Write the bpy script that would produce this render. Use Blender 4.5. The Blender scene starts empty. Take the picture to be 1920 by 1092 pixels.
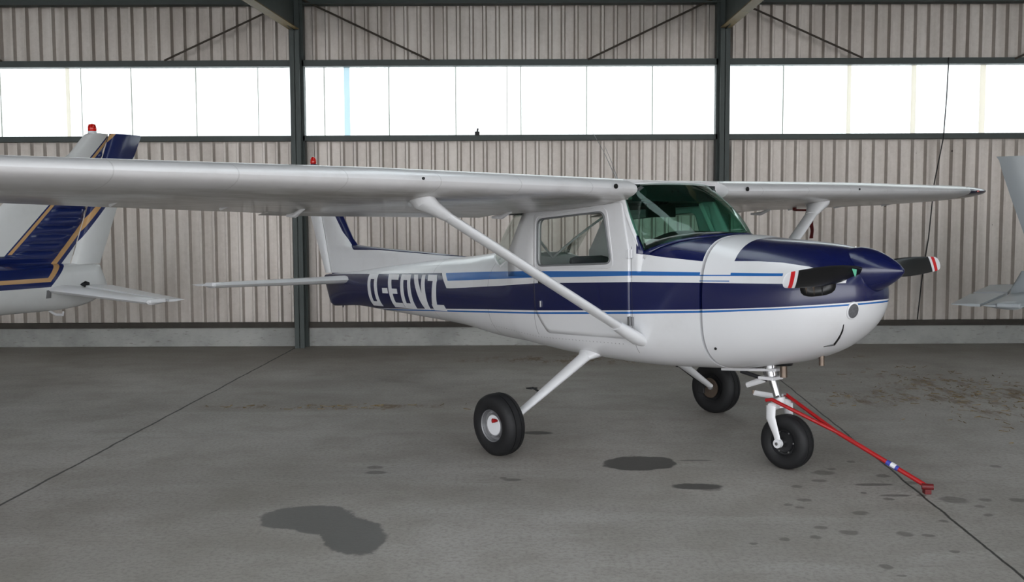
import bpy, math, random
from mathutils import Vector, Matrix, noise
random.seed(7)
C = bpy.context.scene.collection
PI = math.pi
R = math.radians

# ------------------------------------------------------------------ helpers
def lin(c):
    c = c / 255.0
    return c / 12.92 if c <= 0.04045 else ((c + 0.055) / 1.055) ** 2.4
def rgb(r, g, b): return (lin(r), lin(g), lin(b), 1.0)

def tag(o, label=None, cat=None, group=None, kind=None):
    if label: o['label'] = label
    if cat: o['category'] = cat
    if group: o['group'] = group
    if kind: o['kind'] = kind
    return o

def empty(name, M=None, parent=None):
    o = bpy.data.objects.new(name, None); C.objects.link(o)
    o.empty_display_size = 0.2
    if parent: o.parent = parent
    if M is not None: o.matrix_local = M
    return o

class MB:
    def __init__(s): s.v = []; s.f = []
    def add(s, vs, fs):
        n = len(s.v); s.v += [tuple(p) for p in vs]; s.f += [tuple(i + n for i in f) for f in fs]; return s
    def box(s, x0, x1, y0, y1, z0, z1, M=None):
        vs = [Vector((x, y, z)) for x in (x0, x1) for y in (y0, y1) for z in (z0, z1)]
        if M is not None: vs = [M @ p for p in vs]
        return s.add(vs, [(0,1,3,2),(4,6,7,5),(0,4,5,1),(2,3,7,6),(0,2,6,4),(1,5,7,3)])
    def loft(s, rings, cap=True, closed=True):
        n = len(rings[0]); b = len(s.v)
        for r in rings: s.v += [tuple(p) for p in r]
        for i in range(len(rings) - 1):
            for j in range(n if closed else n - 1):
                k = (j + 1) % n
                s.f.append((b + i*n + j, b + i*n + k, b + (i+1)*n + k, b + (i+1)*n + j))
        if cap and closed:
            s.f.append(tuple(b + j for j in range(n - 1, -1, -1)))
            s.f.append(tuple(b + (len(rings)-1)*n + j for j in range(n)))
        return s
    def tube(s, pts, r, n=12, flat=1.0, side=None, cap=True):
        pts = [Vector(p) for p in pts]
        if not isinstance(r, (list, tuple)): r = [r] * len(pts)
        rings = []; prev = None
        for i, p in enumerate(pts):
            a = pts[max(i-1, 0)]; c = pts[min(i+1, len(pts)-1)]
            t = (c - a).normalized()
            if prev is None:
                u = Vector(side) if side is not None else (Vector((0,0,1)) if abs(t.z) < .9 else Vector((1,0,0)))
            else: u = prev
            u = (u - t * u.dot(t)).normalized(); w = t.cross(u); prev = u
            rings.append([p + u * (r[i]*math.cos(2*PI*k/n)) + w * (r[i]*flat*math.sin(2*PI*k/n)) for k in range(n)])
        return s.loft(rings, cap)
    def lathe(s, prof, M, n=32):
        # prof: (radius, axial); axis = local Z of M; closed by duplicates
        rings = [[M @ Vector((r*math.cos(2*PI*k/n), r*math.sin(2*PI*k/n), a)) for k in range(n)] for r, a in prof]
        return s.loft(rings, True)
    def prism(s, poly, off):
        off = Vector(off); a = [Vector(p) for p in poly]; b = [p + off for p in a]
        n = len(a); base = len(s.v); s.v += [tuple(p) for p in a + b]
        s.f.append(tuple(base + i for i in range(n-1, -1, -1))); s.f.append(tuple(base + n + i for i in range(n)))
        for i in range(n):
            k = (i+1) % n; s.f.append((base+i, base+k, base+n+k, base+n+i))
        return s
    def build(s, name, mat, parent=None, smooth=None, bevel=0, sub=0, label=None):
        me = bpy.data.meshes.new(name); me.from_pydata(s.v, [], s.f); me.validate(); me.update()
        import bmesh
        bm = bmesh.new(); bm.from_mesh(me)
        bmesh.ops.remove_doubles(bm, verts=bm.verts, dist=1e-5)
        bmesh.ops.recalc_face_normals(bm, faces=bm.faces)
        bm.to_mesh(me); bm.free()
        me.materials.append(mat)
        o = bpy.data.objects.new(name, me); C.objects.link(o)
        if parent: o.parent = parent
        if smooth:
            for p in me.polygons: p.use_smooth = True
            me.set_sharp_from_angle(angle=R(smooth if smooth > 1 else 40))
        if bevel:
            m = o.modifiers.new('bevel', 'BEVEL'); m.width = bevel; m.segments = 2; m.limit_method = 'ANGLE'
        if label: o['label'] = label
        return o

# ------------------------------------------------------------------ materials
class NT:
    def __init__(s, name):
        s.m = bpy.data.materials.new(name); s.m.use_nodes = True; s.t = s.m.node_tree
        s.t.nodes.clear(); s.out = s.t.nodes.new('ShaderNodeOutputMaterial')
    def n(s, ty, **kw):
        nd = s.t.nodes.new(ty)
        for k, v in kw.items(): setattr(nd, k, v)
        return nd
    def l(s, a, b): s.t.links.new(a, b)
    def setin(s, sock, v):
        if isinstance(v, bpy.types.NodeSocket): s.l(v, sock)
        elif isinstance(v, (int, float)) and sock.type == 'RGBA': sock.default_value = (v, v, v, 1)
        else: sock.default_value = v
    def math(s, op, a, b=0.0, c=None, clamp=False):
        nd = s.n('ShaderNodeMath', operation=op, use_clamp=clamp)
        s.setin(nd.inputs[0], a); s.setin(nd.inputs[1], b)
        if c is not None: s.setin(nd.inputs[2], c)
        return nd.outputs[0]
    def mix(s, f, a, b):
        nd = s.n('ShaderNodeMix', data_type='RGBA')
        s.setin(nd.inputs[0], f); s.setin(nd.inputs[6], a); s.setin(nd.inputs[7], b)
        return nd.outputs[2]
    def coord(s, kind='Object'):
        return s.n('ShaderNodeTexCoord').outputs[kind]
    def sep(s, v):
        nd = s.n('ShaderNodeSeparateXYZ'); s.l(v, nd.inputs[0]); return nd.outputs
    def noise(s, vec, scale, detail=4, rough=.55, dist=0):
        nd = s.n('ShaderNodeTexNoise'); s.l(vec, nd.inputs['Vector'])
        nd.inputs['Scale'].default_value = scale; nd.inputs['Detail'].default_value = detail
        nd.inputs['Roughness'].default_value = rough; nd.inputs['Distortion'].default_value = dist
        return nd.outputs['Fac']
    def mapping(s, vec, scale=(1,1,1), loc=(0,0,0), rot=(0,0,0)):
        nd = s.n('ShaderNodeMapping'); s.l(vec, nd.inputs[0])
        nd.inputs['Scale'].default_value = scale; nd.inputs['Location'].default_value = loc; nd.inputs['Rotation'].default_value = rot
        return nd.outputs[0]
    def ramp(s, f, stops):
        nd = s.n('ShaderNodeValToRGB'); s.setin(nd.inputs[0], f)
        e = nd.color_ramp.elements
        while len(e) < len(stops): e.new(.5)
        for k, (p, c) in enumerate(stops):
            e[k].position = p; e[k].color = c if isinstance(c, tuple) else (c, c, c, 1)
        return nd.outputs[0]
    def smooth(s, x, a, b):
        nd = s.n('ShaderNodeMapRange', interpolation_type='SMOOTHSTEP')
        s.setin(nd.inputs[0], x); nd.inputs[1].default_value = a; nd.inputs[2].default_value = b
        return nd.outputs[0]
    def curve(s, x, pts, zr=(0, 3)):
        # piecewise linear z(x); returns z
        x0, x1 = pts[0][0], pts[-1][0]
        t = s.math('DIVIDE', s.math('SUBTRACT', x, x0), x1 - x0, clamp=True)
        nd = s.n('ShaderNodeFloatCurve'); s.l(t, nd.inputs['Value'])
        c = nd.mapping.curves[0]
        P = [((p - x0) / (x1 - x0), (z - zr[0]) / (zr[1] - zr[0])) for p, z in pts]
        c.points[0].location = P[0]; c.points[1].location = P[-1]
        for p in P[1:-1]: c.points.new(*p)
        for p in c.points: p.handle_type = 'VECTOR'
        nd.mapping.update()
        return s.math('MULTIPLY_ADD', nd.outputs[0], zr[1] - zr[0], zr[0])
    def pbsdf(s, color, rough=.5, metal=0.0, spec=.5, bump=None, bstr=.2, bdist=.01, coat=0):
        b = s.n('ShaderNodeBsdfPrincipled')
        s.setin(b.inputs['Base Color'], color); s.setin(b.inputs['Roughness'], rough); s.setin(b.inputs['Metallic'], metal)
        b.inputs['Specular IOR Level'].default_value = spec
        b.inputs['Coat Weight'].default_value = coat; b.inputs['Coat Roughness'].default_value = .08
        if bump is not None:
            bn = s.n('ShaderNodeBump'); bn.inputs['Strength'].default_value = bstr; bn.inputs['Distance'].default_value = bdist
            s.l(bump, bn.inputs['Height']); s.l(bn.outputs[0], b.inputs['Normal'])
        s.l(b.outputs[0], s.out.inputs[0]); return s.m

def plain(name, col, rough=.5, metal=0.0, spec=.5, var=.08, scale=6.0, coat=0):
    t = NT(name); co = t.coord()
    nz = t.noise(co, scale, 4)
    c2 = tuple(max(0, c * (1 - 2*var)) for c in col[:3]) + (1,)
    return t.pbsdf(t.mix(nz, c2, col), rough, metal, spec, coat=coat)

WHITE = rgb(222, 222, 224); NAVY = rgb(15, 22, 70); BLUE = rgb(36, 100, 170)
M = {}
def _dirty(t, co, base, dirt, s1=2.2, amt=.35):
    n1 = t.noise(t.mapping(co, (1, 1, 1)), s1, 6, .65)
    n2 = t.noise(t.mapping(co, (1, .25, 1)), 14, 4, .7)
    f = t.math('MULTIPLY', t.smooth(n1, .45, .75), n2)
    return t.mix(t.math('MULTIPLY', f, amt), base, dirt)

def white_paint():
    t = NT('white_paint'); co = t.coord()
    return t.pbsdf(_dirty(t, co, WHITE, rgb(150, 146, 138)), .32, 0, .5, coat=.25)
def wing_paint():
    t = NT('wing_paint'); co = t.coord(); X, Y, Z = t.sep(co)
    base = _dirty(t, co, rgb(216, 214, 215), rgb(140, 134, 124), 3, .3)
    geo = t.n('ShaderNodeNewGeometry'); 
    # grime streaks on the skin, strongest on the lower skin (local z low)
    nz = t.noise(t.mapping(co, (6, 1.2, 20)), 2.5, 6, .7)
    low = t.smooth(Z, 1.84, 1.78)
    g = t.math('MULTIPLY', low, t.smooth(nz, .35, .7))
    base = t.mix(t.math('MULTIPLY', low, .42), base, rgb(150, 142, 128))  # even darkening of the underside: dirt tone that also paints in its shade
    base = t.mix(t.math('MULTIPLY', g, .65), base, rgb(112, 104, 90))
    # rib / panel seams
    w = t.math('ABSOLUTE', t.math('SUBTRACT', t.math('FRACT', t.math('DIVIDE', Y, .62)), .5))
    seam = t.smooth(w, .008, .003)
    base = t.mix(t.math('MULTIPLY', seam, .22), base, rgb(95, 92, 88))
    return t.pbsdf(base, .3, 0, .5, coat=.3)
M['white'] = white_paint(); M['wing'] = wing_paint()

def fuselage_paint():
    t = NT('fuselage_paint'); co = t.coord(); X, Y, Z = t.sep(co)
    def above(pts): return t.math('GREATER_THAN', Z, t.curve(X, pts))
    def xgt(v): return t.math('GREATER_THAN', X, v)
    def AND(a, b): return t.math('MULTIPLY', a, b)
    def NOT(a): return t.math('SUBTRACT', 1.0, a)
    lb_top = above([(-6, 1.25), (-3.13, 1.25), (-2.5, 1.264), (-1.7, 1.278), (-.58, 1.279), (.5, 1.263), (1, 1.26)])
    lb_bot = above([(-6, 1.18), (-3.04, 1.182), (-2.5, 1.198), (-1.7, 1.226), (-.58, 1.248), (.5, 1.246), (1, 1.246)])
    nv_top = above([(-6, 1.10), (-2.97, 1.116), (-2.13, 1.155), (-1.6, 1.185), (-.58, 1.204), (1, 1.198)])
    aft_top = above([(-6, 1.223), (-4.58, 1.23), (-3.2, 1.25), (-2.8, 1.254), (1, 1.254)])
    nv_bot = above([(-6, .80), (-5.2, .85), (-4.77, .869), (-3.49, .915), (-2.6, .945), (-1.69, .971), (-.58, 1.007), (-.04, 1.026), (.5, 1.053), (1, 1.088)])
    th_top = above([(-6, .79), (-4.67, .868), (-3.49, .903), (-1.69, .957), (-.58, .998), (-.04, 1.018), (.5, 1.046), (1, 1.078)])
    th_bot = above([(-6, .775), (-4.67, .853), (-3.49, .89), (-1.69, .943), (-.58, .982), (-.04, 1.004), (.5, 1.036), (1, 1.068)])
    cw_low = above([(-.55, 1.40), (-.35, 1.374), (-.05, 1.343), (.36, 1.339), (.54, 1.327), (.7, 1.302), (.8, 1.27), (1, 1.2)])
    # slanted forward edge of the aft navy block:  x < -3.13 + (1.25-z)*1.15
    edge = t.math('MULTIPLY_ADD', t.math('SUBTRACT', 1.25, Z), 1.05, -3.19)
    aft = t.math('LESS_THAN', X, edge)
    edge2 = t.math('MULTIPLY_ADD', t.math('SUBTRACT', 1.25, Z), 1.05, -3.12)
    fwd = t.math('GREATER_THAN', X, edge2)
    col = _dirty(t, co, WHITE, rgb(165, 160, 150), 2.0, .25)
    # thin blue pinstripe
    col = t.mix(AND(th_bot, NOT(th_top)), col, BLUE)
    # light blue stripe
    hoop = AND(xgt(-.035), t.math('LESS_THAN', X, .195))
    lb = AND(AND(lb_bot, NOT(lb_top)), AND(fwd, t.math('LESS_THAN', X, .56)))
    col = t.mix(AND(lb, NOT(hoop)), col, BLUE)
    # two fine lines of the stripe across the hoop
    l1 = t.math('LESS_THAN', t.math('ABSOLUTE', t.math('SUBTRACT', Z, 1.250)), .004)
    l2 = t.math('LESS_THAN', t.math('ABSOLUTE', t.math('SUBTRACT', Z, 1.214)), .003)
    col = t.mix(AND(t.math('MAXIMUM', l1, l2), hoop), col, BLUE)
    navy = AND(nv_bot, NOT(nv_top))
    aftn = AND(AND(nv_bot, NOT(aft_top)), aft)
    top = AND(AND(cw_low, xgt(-.56)), NOT(hoop))
    nose = AND(nv_bot, xgt(.885))
    nv = t.math('MAXIMUM', t.math('MAXIMUM', navy, aftn), t.math('MAXIMUM', top, nose))
    col = t.mix(nv, col, NAVY)
    # panel joints
    def line(x, w, z0, z1):
        a = t.math('LESS_THAN', t.math('ABSOLUTE', t.math('SUBTRACT', X, x)), w)
        return AND(a, AND(t.math('GREATER_THAN', Z, z0), t.math('LESS_THAN', Z, z1)))
    sm = line(-.604, .003, .70, 1.45)
    for a in ((-1.665, .003, .78, 1.2), (-.02, .0035, .3, 1.34), (-2.35, .0025, .6, 1.5), (-3.35, .002, .6, 1.6), (-4.75, .002, .6, 1.3)):
        sm = t.math('MAXIMUM', sm, line(*a))
    col = t.mix(t.math('MULTIPLY', sm, .55), col, rgb(60, 58, 60))
    # rivet rows
    rv = t.math('LESS_THAN', t.math('ABSOLUTE', t.math('SUBTRACT', Z, t.curve(X, [(-6, 1.12), (-1.7, .76), (0, .76), (1, .76)]))), .0035)
    rx = t.math('LESS_THAN', t.math('FRACT', t.math('MULTIPLY', X, 26.0)), .2)
    rr = AND(AND(rv, rx), AND(t.math('LESS_THAN', X, -.7), xgt(-2.4)))
    col = t.mix(t.math('MULTIPLY', rr, .5), col, rgb(70, 70, 70))
    return t.pbsdf(col, .27, 0, .5, coat=.35)
M['fus'] = fuselage_paint()

def fin_paint():
    t = NT('fin_paint'); co = t.coord(); X, Y, Z = t.sep(co)
    le = t.curve(X, [(-6.2, 2.85), (-5.335, 1.796), (-5.11, 1.53), (-3.0, 1.385)])
    d = t.math('SUBTRACT', le, Z)
    wd = t.curve(X, [(-6.2, .115), (-5.34, .115), (-5.15, .05), (-4.6, .022), (-3.0, .010)])
    lead = t.math('LESS_THAN', d, wd)
    base = t.math('MULTIPLY', t.math('LESS_THAN', Z, t.curve(X, [(-6.2, 1.236), (-4.5, 1.232), (-3.0, 1.25)])), 1.0)
    col = _dirty(t, co, WHITE, rgb(170, 166, 160), 3, .25)
    col = t.mix(t.math('MAXIMUM', lead, base), col, NAVY)
    return t.pbsdf(col, .3, 0, .5, coat=.3)
M['fin'] = fin_paint()

M['navy'] = plain('navy_paint', NAVY, .25, 0, .5, .05, 4, .4)
M['black'] = plain('black_paint', rgb(16, 16, 18), .35)
M['dark'] = plain('dark_trim', rgb(34, 34, 36), .6)
M['rubber'] = plain('tyre_rubber', rgb(27, 27, 29), .62, 0, .4, .15, 12)
M['alloy'] = plain('cast_alloy', rgb(150, 150, 152), .45, .5, .5, .12, 20)
M['chrome'] = plain('polished_steel', rgb(200, 200, 202), .22, .95)
M['exhaust'] = plain('exhaust_steel', rgb(135, 120, 108), .4, .8, .5, .25, 25)
M['red'] = plain('red_enamel', rgb(172, 22, 26), .35, 0, .5, .12, 20)
M['dkred'] = plain('dark_red_enamel', rgb(105, 24, 26), .5, 0, .5, .15, 20)
M['decal_blue'] = plain('blue_decal', rgb(60, 70, 165), .4)
M['decal_white'] = plain('white_decal', rgb(225, 225, 228), .4, 0, .5, .03)
M['tip_red'] = plain('tip_red', rgb(205, 28, 34), .35, 0, .5, .03)
M['green_decal'] = plain('green_decal', rgb(110, 200, 165), .4, 0, .5, .03)
M['seat'] = plain('seat_fabric', rgb(88, 90, 92), .9, 0, .3, .2, 20)
M['inner'] = plain('cabin_lining', rgb(52, 56, 58), .85, 0, .3, .15, 9)
M['steel'] = plain('green_grey_steel', rgb(70, 78, 76), .55, 0, .5, .18, 5)
M['rail'] = plain('rusty_brown_steel', rgb(78, 72, 66), .7, 0, .4, .3, 7)
M['bracebar'] = plain('brown_primed_steel', rgb(134, 112, 72), .6, 0, .4, .22, 6)
M['rod'] = plain('dark_rod_steel', rgb(74, 66, 58), .6, .2)
M['grille'] = plain('grille_grey', rgb(118, 118, 122), .5, .3, .5, .3, 60)
M['gasket'] = plain('grey_gasket', rgb(120, 122, 124), .6)

def glass(name, tint, refl=.12, rough=.02):
    t = NT(name)
    tr = t.n('ShaderNodeBsdfTransparent'); tr.inputs[0].default_value = tint
    gl = t.n('ShaderNodeBsdfGlossy'); gl.inputs['Roughness'].default_value = rough; gl.inputs[0].default_value = (.9, .95, .93, 1)
    g = t.n('ShaderNodeNewGeometry'); dp = t.n('ShaderNodeVectorMath', operation='DOT_PRODUCT')
    t.l(g.outputs['Incoming'], dp.inputs[0]); t.l(g.outputs['Normal'], dp.inputs[1])
    gr = t.math('SUBTRACT', 1.0, t.math('ABSOLUTE', dp.outputs['Value']), clamp=True)
    f = t.math('MULTIPLY_ADD', t.math('POWER', gr, 5.0), .75, refl * .5)
    mx = t.n('ShaderNodeMixShader'); t.l(f, mx.inputs[0]); t.l(tr.outputs[0], mx.inputs[1]); t.l(gl.outputs[0], mx.inputs[2])
    t.l(mx.outputs[0], t.out.inputs[0]); return t.m
M['wsglass'] = glass('green_tinted_acrylic', (.52, .72, .645, 1), .08)
M['sideglass'] = glass('clear_acrylic', (.93, .94, .93, 1), .03)
def lens(name, col):
    t = NT(name); b = t.n('ShaderNodeBsdfPrincipled'); b.inputs['Base Color'].default_value = col
    b.inputs['Roughness'].default_value = .12; b.inputs['Transmission Weight'].default_value = .35
    t.l(b.outputs[0], t.out.inputs[0]); return t.m
M['redlens'] = lens('red_glass_lens', rgb(225, 30, 20))

def sheet(name, c1, c2, metal):
    t = NT(name); co = t.coord(); X, Y, Z = t.sep(co)
    n1 = t.noise(t.mapping(co, (5.9, 5, .35)), 1.0, 3, .6)
    n2 = t.noise(t.mapping(co, (1, 1, 1)), 18, 5, .7)
    n3 = t.noise(t.mapping(co, (.6, 1, .8)), 1.0, 3, .5)
    f = t.math('ADD', t.math('MULTIPLY', n1, .7), t.math('MULTIPLY', n2, .35))
    c = t.mix(t.smooth(f, .35, .7), c1, c2)
    c = t.mix(t.math('MULTIPLY', t.smooth(n3, .5, .75), .25), c, rgb(120, 112, 104))
    # scattered dark screw heads and dirt specks
    vo = t.n('ShaderNodeTexVoronoi'); t.l(t.mapping(co, (1, 1, 1)), vo.inputs['Vector']); vo.inputs['Scale'].default_value = 1.6
    sp = t.smooth(vo.outputs['Distance'], .03, .015)
    c = t.mix(sp, c, rgb(50, 46, 42))
    return t.pbsdf(c, .42, metal, .5, n2, .08, .004)
M['sheet'] = sheet('corrugated_coating', rgb(182, 173, 165), rgb(206, 198, 191), .25)
def concrete_kerb():
    t = NT('kerb_concrete'); co = t.coord()
    n1 = t.noise(co, 1.2, 6, .65); n2 = t.noise(t.mapping(co, (1, 1, 4)), 9, 6, .7)
    c = t.mix(t.smooth(n1, .35, .65), rgb(150, 150, 147), rgb(176, 176, 172))
    c = t.mix(t.math('MULTIPLY', t.smooth(n2, .55, .72), .6), c, rgb(105, 98, 88))
    return t.pbsdf(c, .85, 0, .3, n2, .4, .01)
M['kerb'] = concrete_kerb()

def translucent():
    t = NT('translucent_sheet'); co = t.coord(); X, Y, Z = t.sep(co)
    a = t.n('ShaderNodeBsdfTranslucent'); b = t.n('ShaderNodeBsdfDiffuse')
    nz = t.noise(t.mapping(co, (3.0, 1, .3)), 1.5, 3, .5)
    col = t.mix(nz, (.80, .86, .86, 1), (.93, .93, .92, 1))
    t.l(col, a.inputs[0]); b.inputs[0].default_value = (.7, .72, .7, 1)
    mx = t.n('ShaderNodeMixShader'); mx.inputs[0].default_value = .25
    t.l(a.outputs[0], mx.inputs[1]); t.l(b.outputs[0], mx.inputs[2]); t.l(mx.outputs[0], t.out.inputs[0]); return t.m
M['pane'] = translucent()
def lapmat(name, c):
    t = NT(name); a = t.n('ShaderNodeBsdfTranslucent'); a.inputs[0].default_value = c
    b = t.n('ShaderNodeBsdfDiffuse'); b.inputs[0].default_value = c
    mx = t.n('ShaderNodeMixShader'); mx.inputs[0].default_value = .4
    t.l(a.outputs[0], mx.inputs[1]); t.l(b.outputs[0], mx.inputs[2]); t.l(mx.outputs[0], t.out.inputs[0]); return t.m
M['lap'] = lapmat('overlap_strip', (.95, .91, .85, 1)); M['lapthin'] = lapmat('thin_overlap_strip', (.55, .56, .52, 1)); M['lapblue'] = lapmat('blue_overlap_strip', (.80, .90, .94, 1))

# floor: concrete with slab joints, oil stains and mud
def floor_mat():
    t = NT('hangar_concrete'); co = t.coord(); X, Y, Z = t.sep(co)
    big = t.noise(co, .35, 5, .6); med = t.noise(co, 2.2, 6, .65); fine = t.noise(co, 40, 4, .7)
    st = t.noise(t.mapping(co, (.35, 1.6, 1), rot=(0, 0, .25)), 1.3, 6, .65)
    c = t.mix(t.smooth(big, .35, .65), rgb(150, 145, 139), rgb(170, 165, 159))
    c = t.mix(t.math('MULTIPLY', t.smooth(med, .4, .68), .45), c, rgb(132, 125, 116))
    c = t.mix(t.math('MULTIPLY', t.smooth(st, .5, .7), .35), c, rgb(184, 181, 177))
    c = t.mix(t.math('MULTIPLY', t.smooth(fine, .42, .68), .42), c, rgb(108, 102, 95))
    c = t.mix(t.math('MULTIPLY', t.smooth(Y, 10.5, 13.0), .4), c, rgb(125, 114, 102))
    def blob(cx, cy, rx, ry, rot=0, soft=.25, wob=.45, sc=3.0):
        v = t.mapping(co, (1, 1, 1), (-cx, -cy, 0)); v = t.mapping(v, (1, 1, 1), rot=(0, 0, -rot))
        x, y, z = t.sep(v)
        d = t.math('SQRT', t.math('ADD', t.math('POWER', t.math('DIVIDE', x, rx), 2.0), t.math('POWER', t.math('DIVIDE', y, ry), 2.0)))
        w = t.math('MULTIPLY', t.math('SUBTRACT', t.noise(co, sc, 5, .72), .5), wob * 2.6)
        return t.smooth(t.math('ADD', d, w), 1 + soft/2, 1 - soft/2)
    def MX(*a):
        r = a[0]
        for b in a[1:]: r = t.math('MAXIMUM', r, b)
        return r
    oil = MX(blob(-1.16, 5.60, .27, .22, 0, .12, .28, 4), blob(-.85, 5.28, .17, .33, .25, .12, .25, 4), blob(-1.0, 5.45, .2, .16, 0, .12, .2))
    oil2 = MX(blob(.87, 6.83, .25, .20, .2, .12, .3, 5), blob(1.15, 6.22, .15, .07, 0, .3), blob(.2, 7.82, .11, .06, 0, .3))
    oil3 = MX(blob(1.25, 6.9, .12, .02, 0, .4), blob(2.25, 6.25, .12, .03, 0, .4), blob(-.9, 6.6, .07, .04, 0, .4), blob(.0, 6.4, .06, .03, 0, .4), blob(2.3, 6.0, .09, .025, 0, .4))
    c = t.mix(t.math('MULTIPLY', oil, .88), c, rgb(74, 72, 69))
    c = t.mix(t.math('MULTIPLY', oil2, .9), c, rgb(64, 62, 60))
    c = t.mix(t.math('MULTIPLY', oil3, .65), c, rgb(78, 75, 72))
    # little dark drip spots around the nose
    SP = [(2.038, 6.549, 0.072), (1.949, 6.348, 0.052), (2.316, 6.85, 0.03), (1.771, 6.21, 0.041), (1.729, 5.912, 0.042), (1.607, 5.813, 0.032), (1.66, 5.757, 0.028), (1.967, 5.647, 0.05), (1.666, 5.374, 0.038), (1.79, 5.288, 0.05), (1.414, 5.185, 0.034), (1.588, 5.21, 0.037), (2.074, 5.258, 0.045), (2.189, 5.229, 0.036), (2.394, 6.461, 0.051), (2.231, 5.927, 0.033), (2.461, 5.994, 0.034), (2.612, 5.899, 0.088), (2.699, 5.765, 0.033), (2.797, 5.897, 0.041), (3.236, 6.701, 0.039), (2.509, 6.287, 0.05), (2.672, 5.596, 0.036), (1.789, 4.76, 0.037), (2.991, 5.894, 0.052), (-0.929, 6.738, 0.054), (-0.056, 6.444, 0.03), (1.101, 6.27, 0.04), (1.218, 6.18, 0.079), (2.124, 6.646, 0.029), (1.235, 5.11, 0.025), (2.374, 5.48, 0.025), (1.842, 6.651, 0.036), (2.133, 6.057, 0.027), (1.816, 4.636, 0.024), (2.212, 4.973, 0.029)]
    dm = None
    wv = t.n('ShaderNodeTexNoise'); t.l(co, wv.inputs['Vector']); wv.inputs['Scale'].default_value = 14; wv.inputs['Detail'].default_value = 3
    off = t.n('ShaderNodeVectorMath', operation='MULTIPLY_ADD'); t.l(wv.outputs['Color'], off.inputs[0]); off.inputs[1].default_value = (.05, .05, 0); t.l(co, off.inputs[2])
    for (x_, y_, r_) in SP:
        v = t.mapping(off.outputs[0], (1/r_, 1.15/r_, 0), (-(x_+.025)/r_, -1.15*(y_+.025)/r_, 0))
        ln = t.n('ShaderNodeVectorMath', operation='LENGTH'); t.l(v, ln.inputs[0])
        dm = ln.outputs['Value'] if dm is None else t.math('MINIMUM', dm, ln.outputs['Value'])
    c = t.mix(t.math('MULTIPLY', t.smooth(dm, 1.15, .7), .55), c, rgb(72, 68, 64))
    # mud and straw dust
    mn = t.noise(t.mapping(co, (1.3, .42, 1), rot=(0, 0, -.12)), 4.5, 7, .75)
    mud = MX(blob(4.5, 9.2, .7, 1.6, .35, .6, .6, 2), blob(5.1, 7.6, .5, .9, .1, .6, .5), blob(-1.6, 8.95, 1.0, .12, 0, .8, .4), blob(1.2, 11.9, 1.7, .35, 0, .8, .4), blob(3.3, 9.3, .5, .35, 0, .8))
    c = t.mix(t.math('MULTIPLY', t.math('MULTIPLY', mud, t.smooth(mn, .47, .62)), .85), c, rgb(104, 84, 58))
    # slab joints run towards the doors, one under each column row
    jn = t.math('MULTIPLY', t.math('SUBTRACT', t.noise(co, 2.5, 3, .6), .5), .035)
    def joint(xa, ya, xb, yb, w):
        k = (xb - xa) / (yb - ya)
        xx = t.math('ADD', X, jn)
        d = t.math('ABSOLUTE', t.math('SUBTRACT', xx, t.math('MULTIPLY_ADD', Y, k, xa - k * ya)))
        return t.smooth(d, w, w * .45)
    j = MX(joint(-3.018, 5.865, -2.813, 13.115, .014), joint(2.599, 8.018, 2.369, 4.595, .011))
    c = t.mix(t.math('MULTIPLY', j, .9), c, rgb(38, 36, 34))
    rough = t.mix(oil, .62, .45)
    return t.pbsdf(c, rough, 0, .4, t.math('ADD', t.math('MULTIPLY', med, .6), t.math('MULTIPLY', fine, .4)), .25, .01)
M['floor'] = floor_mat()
M['ceiling'] = plain('roof_sheet', rgb(96, 92, 86), .7, 0, .3, .2, 2)
M['straw'] = plain('straw', rgb(136, 118, 88), .9, 0, .2, .3, 9)
def ground_mat():
    t = NT('apron_concrete'); co = t.coord()
    return t.pbsdf(t.mix(t.noise(co, 1, 5), rgb(150, 148, 142), rgb(175, 172, 166)), .9)
M['apron'] = ground_mat()

# ------------------------------------------------------------------ camera
f_px = 1902.446
cam = bpy.data.cameras.new('camera'); cam.sensor_width = 36.0; cam.lens = f_px / 1920 * 36.0
cam.clip_start = .05; cam.clip_end = 300
co_ = bpy.data.objects.new('camera', cam); C.objects.link(co_)
co_.matrix_world = Matrix.Translation((0, 0, 1.67966)) @ Matrix.Rotation(R(90 - 4.15673), 4, 'X') @ Matrix.Rotation(R(-.223646), 4, 'Z')
bpy.context.scene.camera = co_

# ------------------------------------------------------------------ hangar
WY = 13.30        # sheet plane, columns stand in front
XL, XR = -11.2, 11.2
FRONT = -4.0
def S(name, mb, mat, **k):
    o = mb.build(name, mat, **k); o['kind'] = 'structure'; return o
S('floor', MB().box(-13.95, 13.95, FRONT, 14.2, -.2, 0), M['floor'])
apron = S('trim_6', MB().box(-60, 60, -70, FRONT - .001, -.2, -.004), M['apron'])
SK = [(-8.4, -7.0), (-.7, .7), (7.0, 8.4)]; SY0, SY1 = -2.0, 10.5
cm = MB(); cm.box(-13.95, 13.95, FRONT, SY0, 5.15, 5.25).box(-13.95, 13.95, SY1, 13.6, 5.15, 5.25)
px = -13.95
for a, b in SK: cm.box(px, a, SY0, SY1, 5.15, 5.25); px = b
cm.box(px, 13.95, SY0, SY1, 5.15, 5.25)
S('ceiling', cm, M['ceiling'])
for i, (a, b) in enumerate(SK): S('window_%d' % (i + 4), MB().box(a - .05, b + .05, SY0 - .05, SY1 + .05, 5.255, 5.262), M['pane'])  # unseen skylight strips, added so daylight from above brightens the floor
# side walls
S('wall_left', MB().box(-14.1, -13.95, FRONT, 13.6, 0, 5.2), M['sheet'])
S('wall_right', MB().box(13.95, 14.1, FRONT, 13.6, 0, 5.2), M['sheet'])
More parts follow.
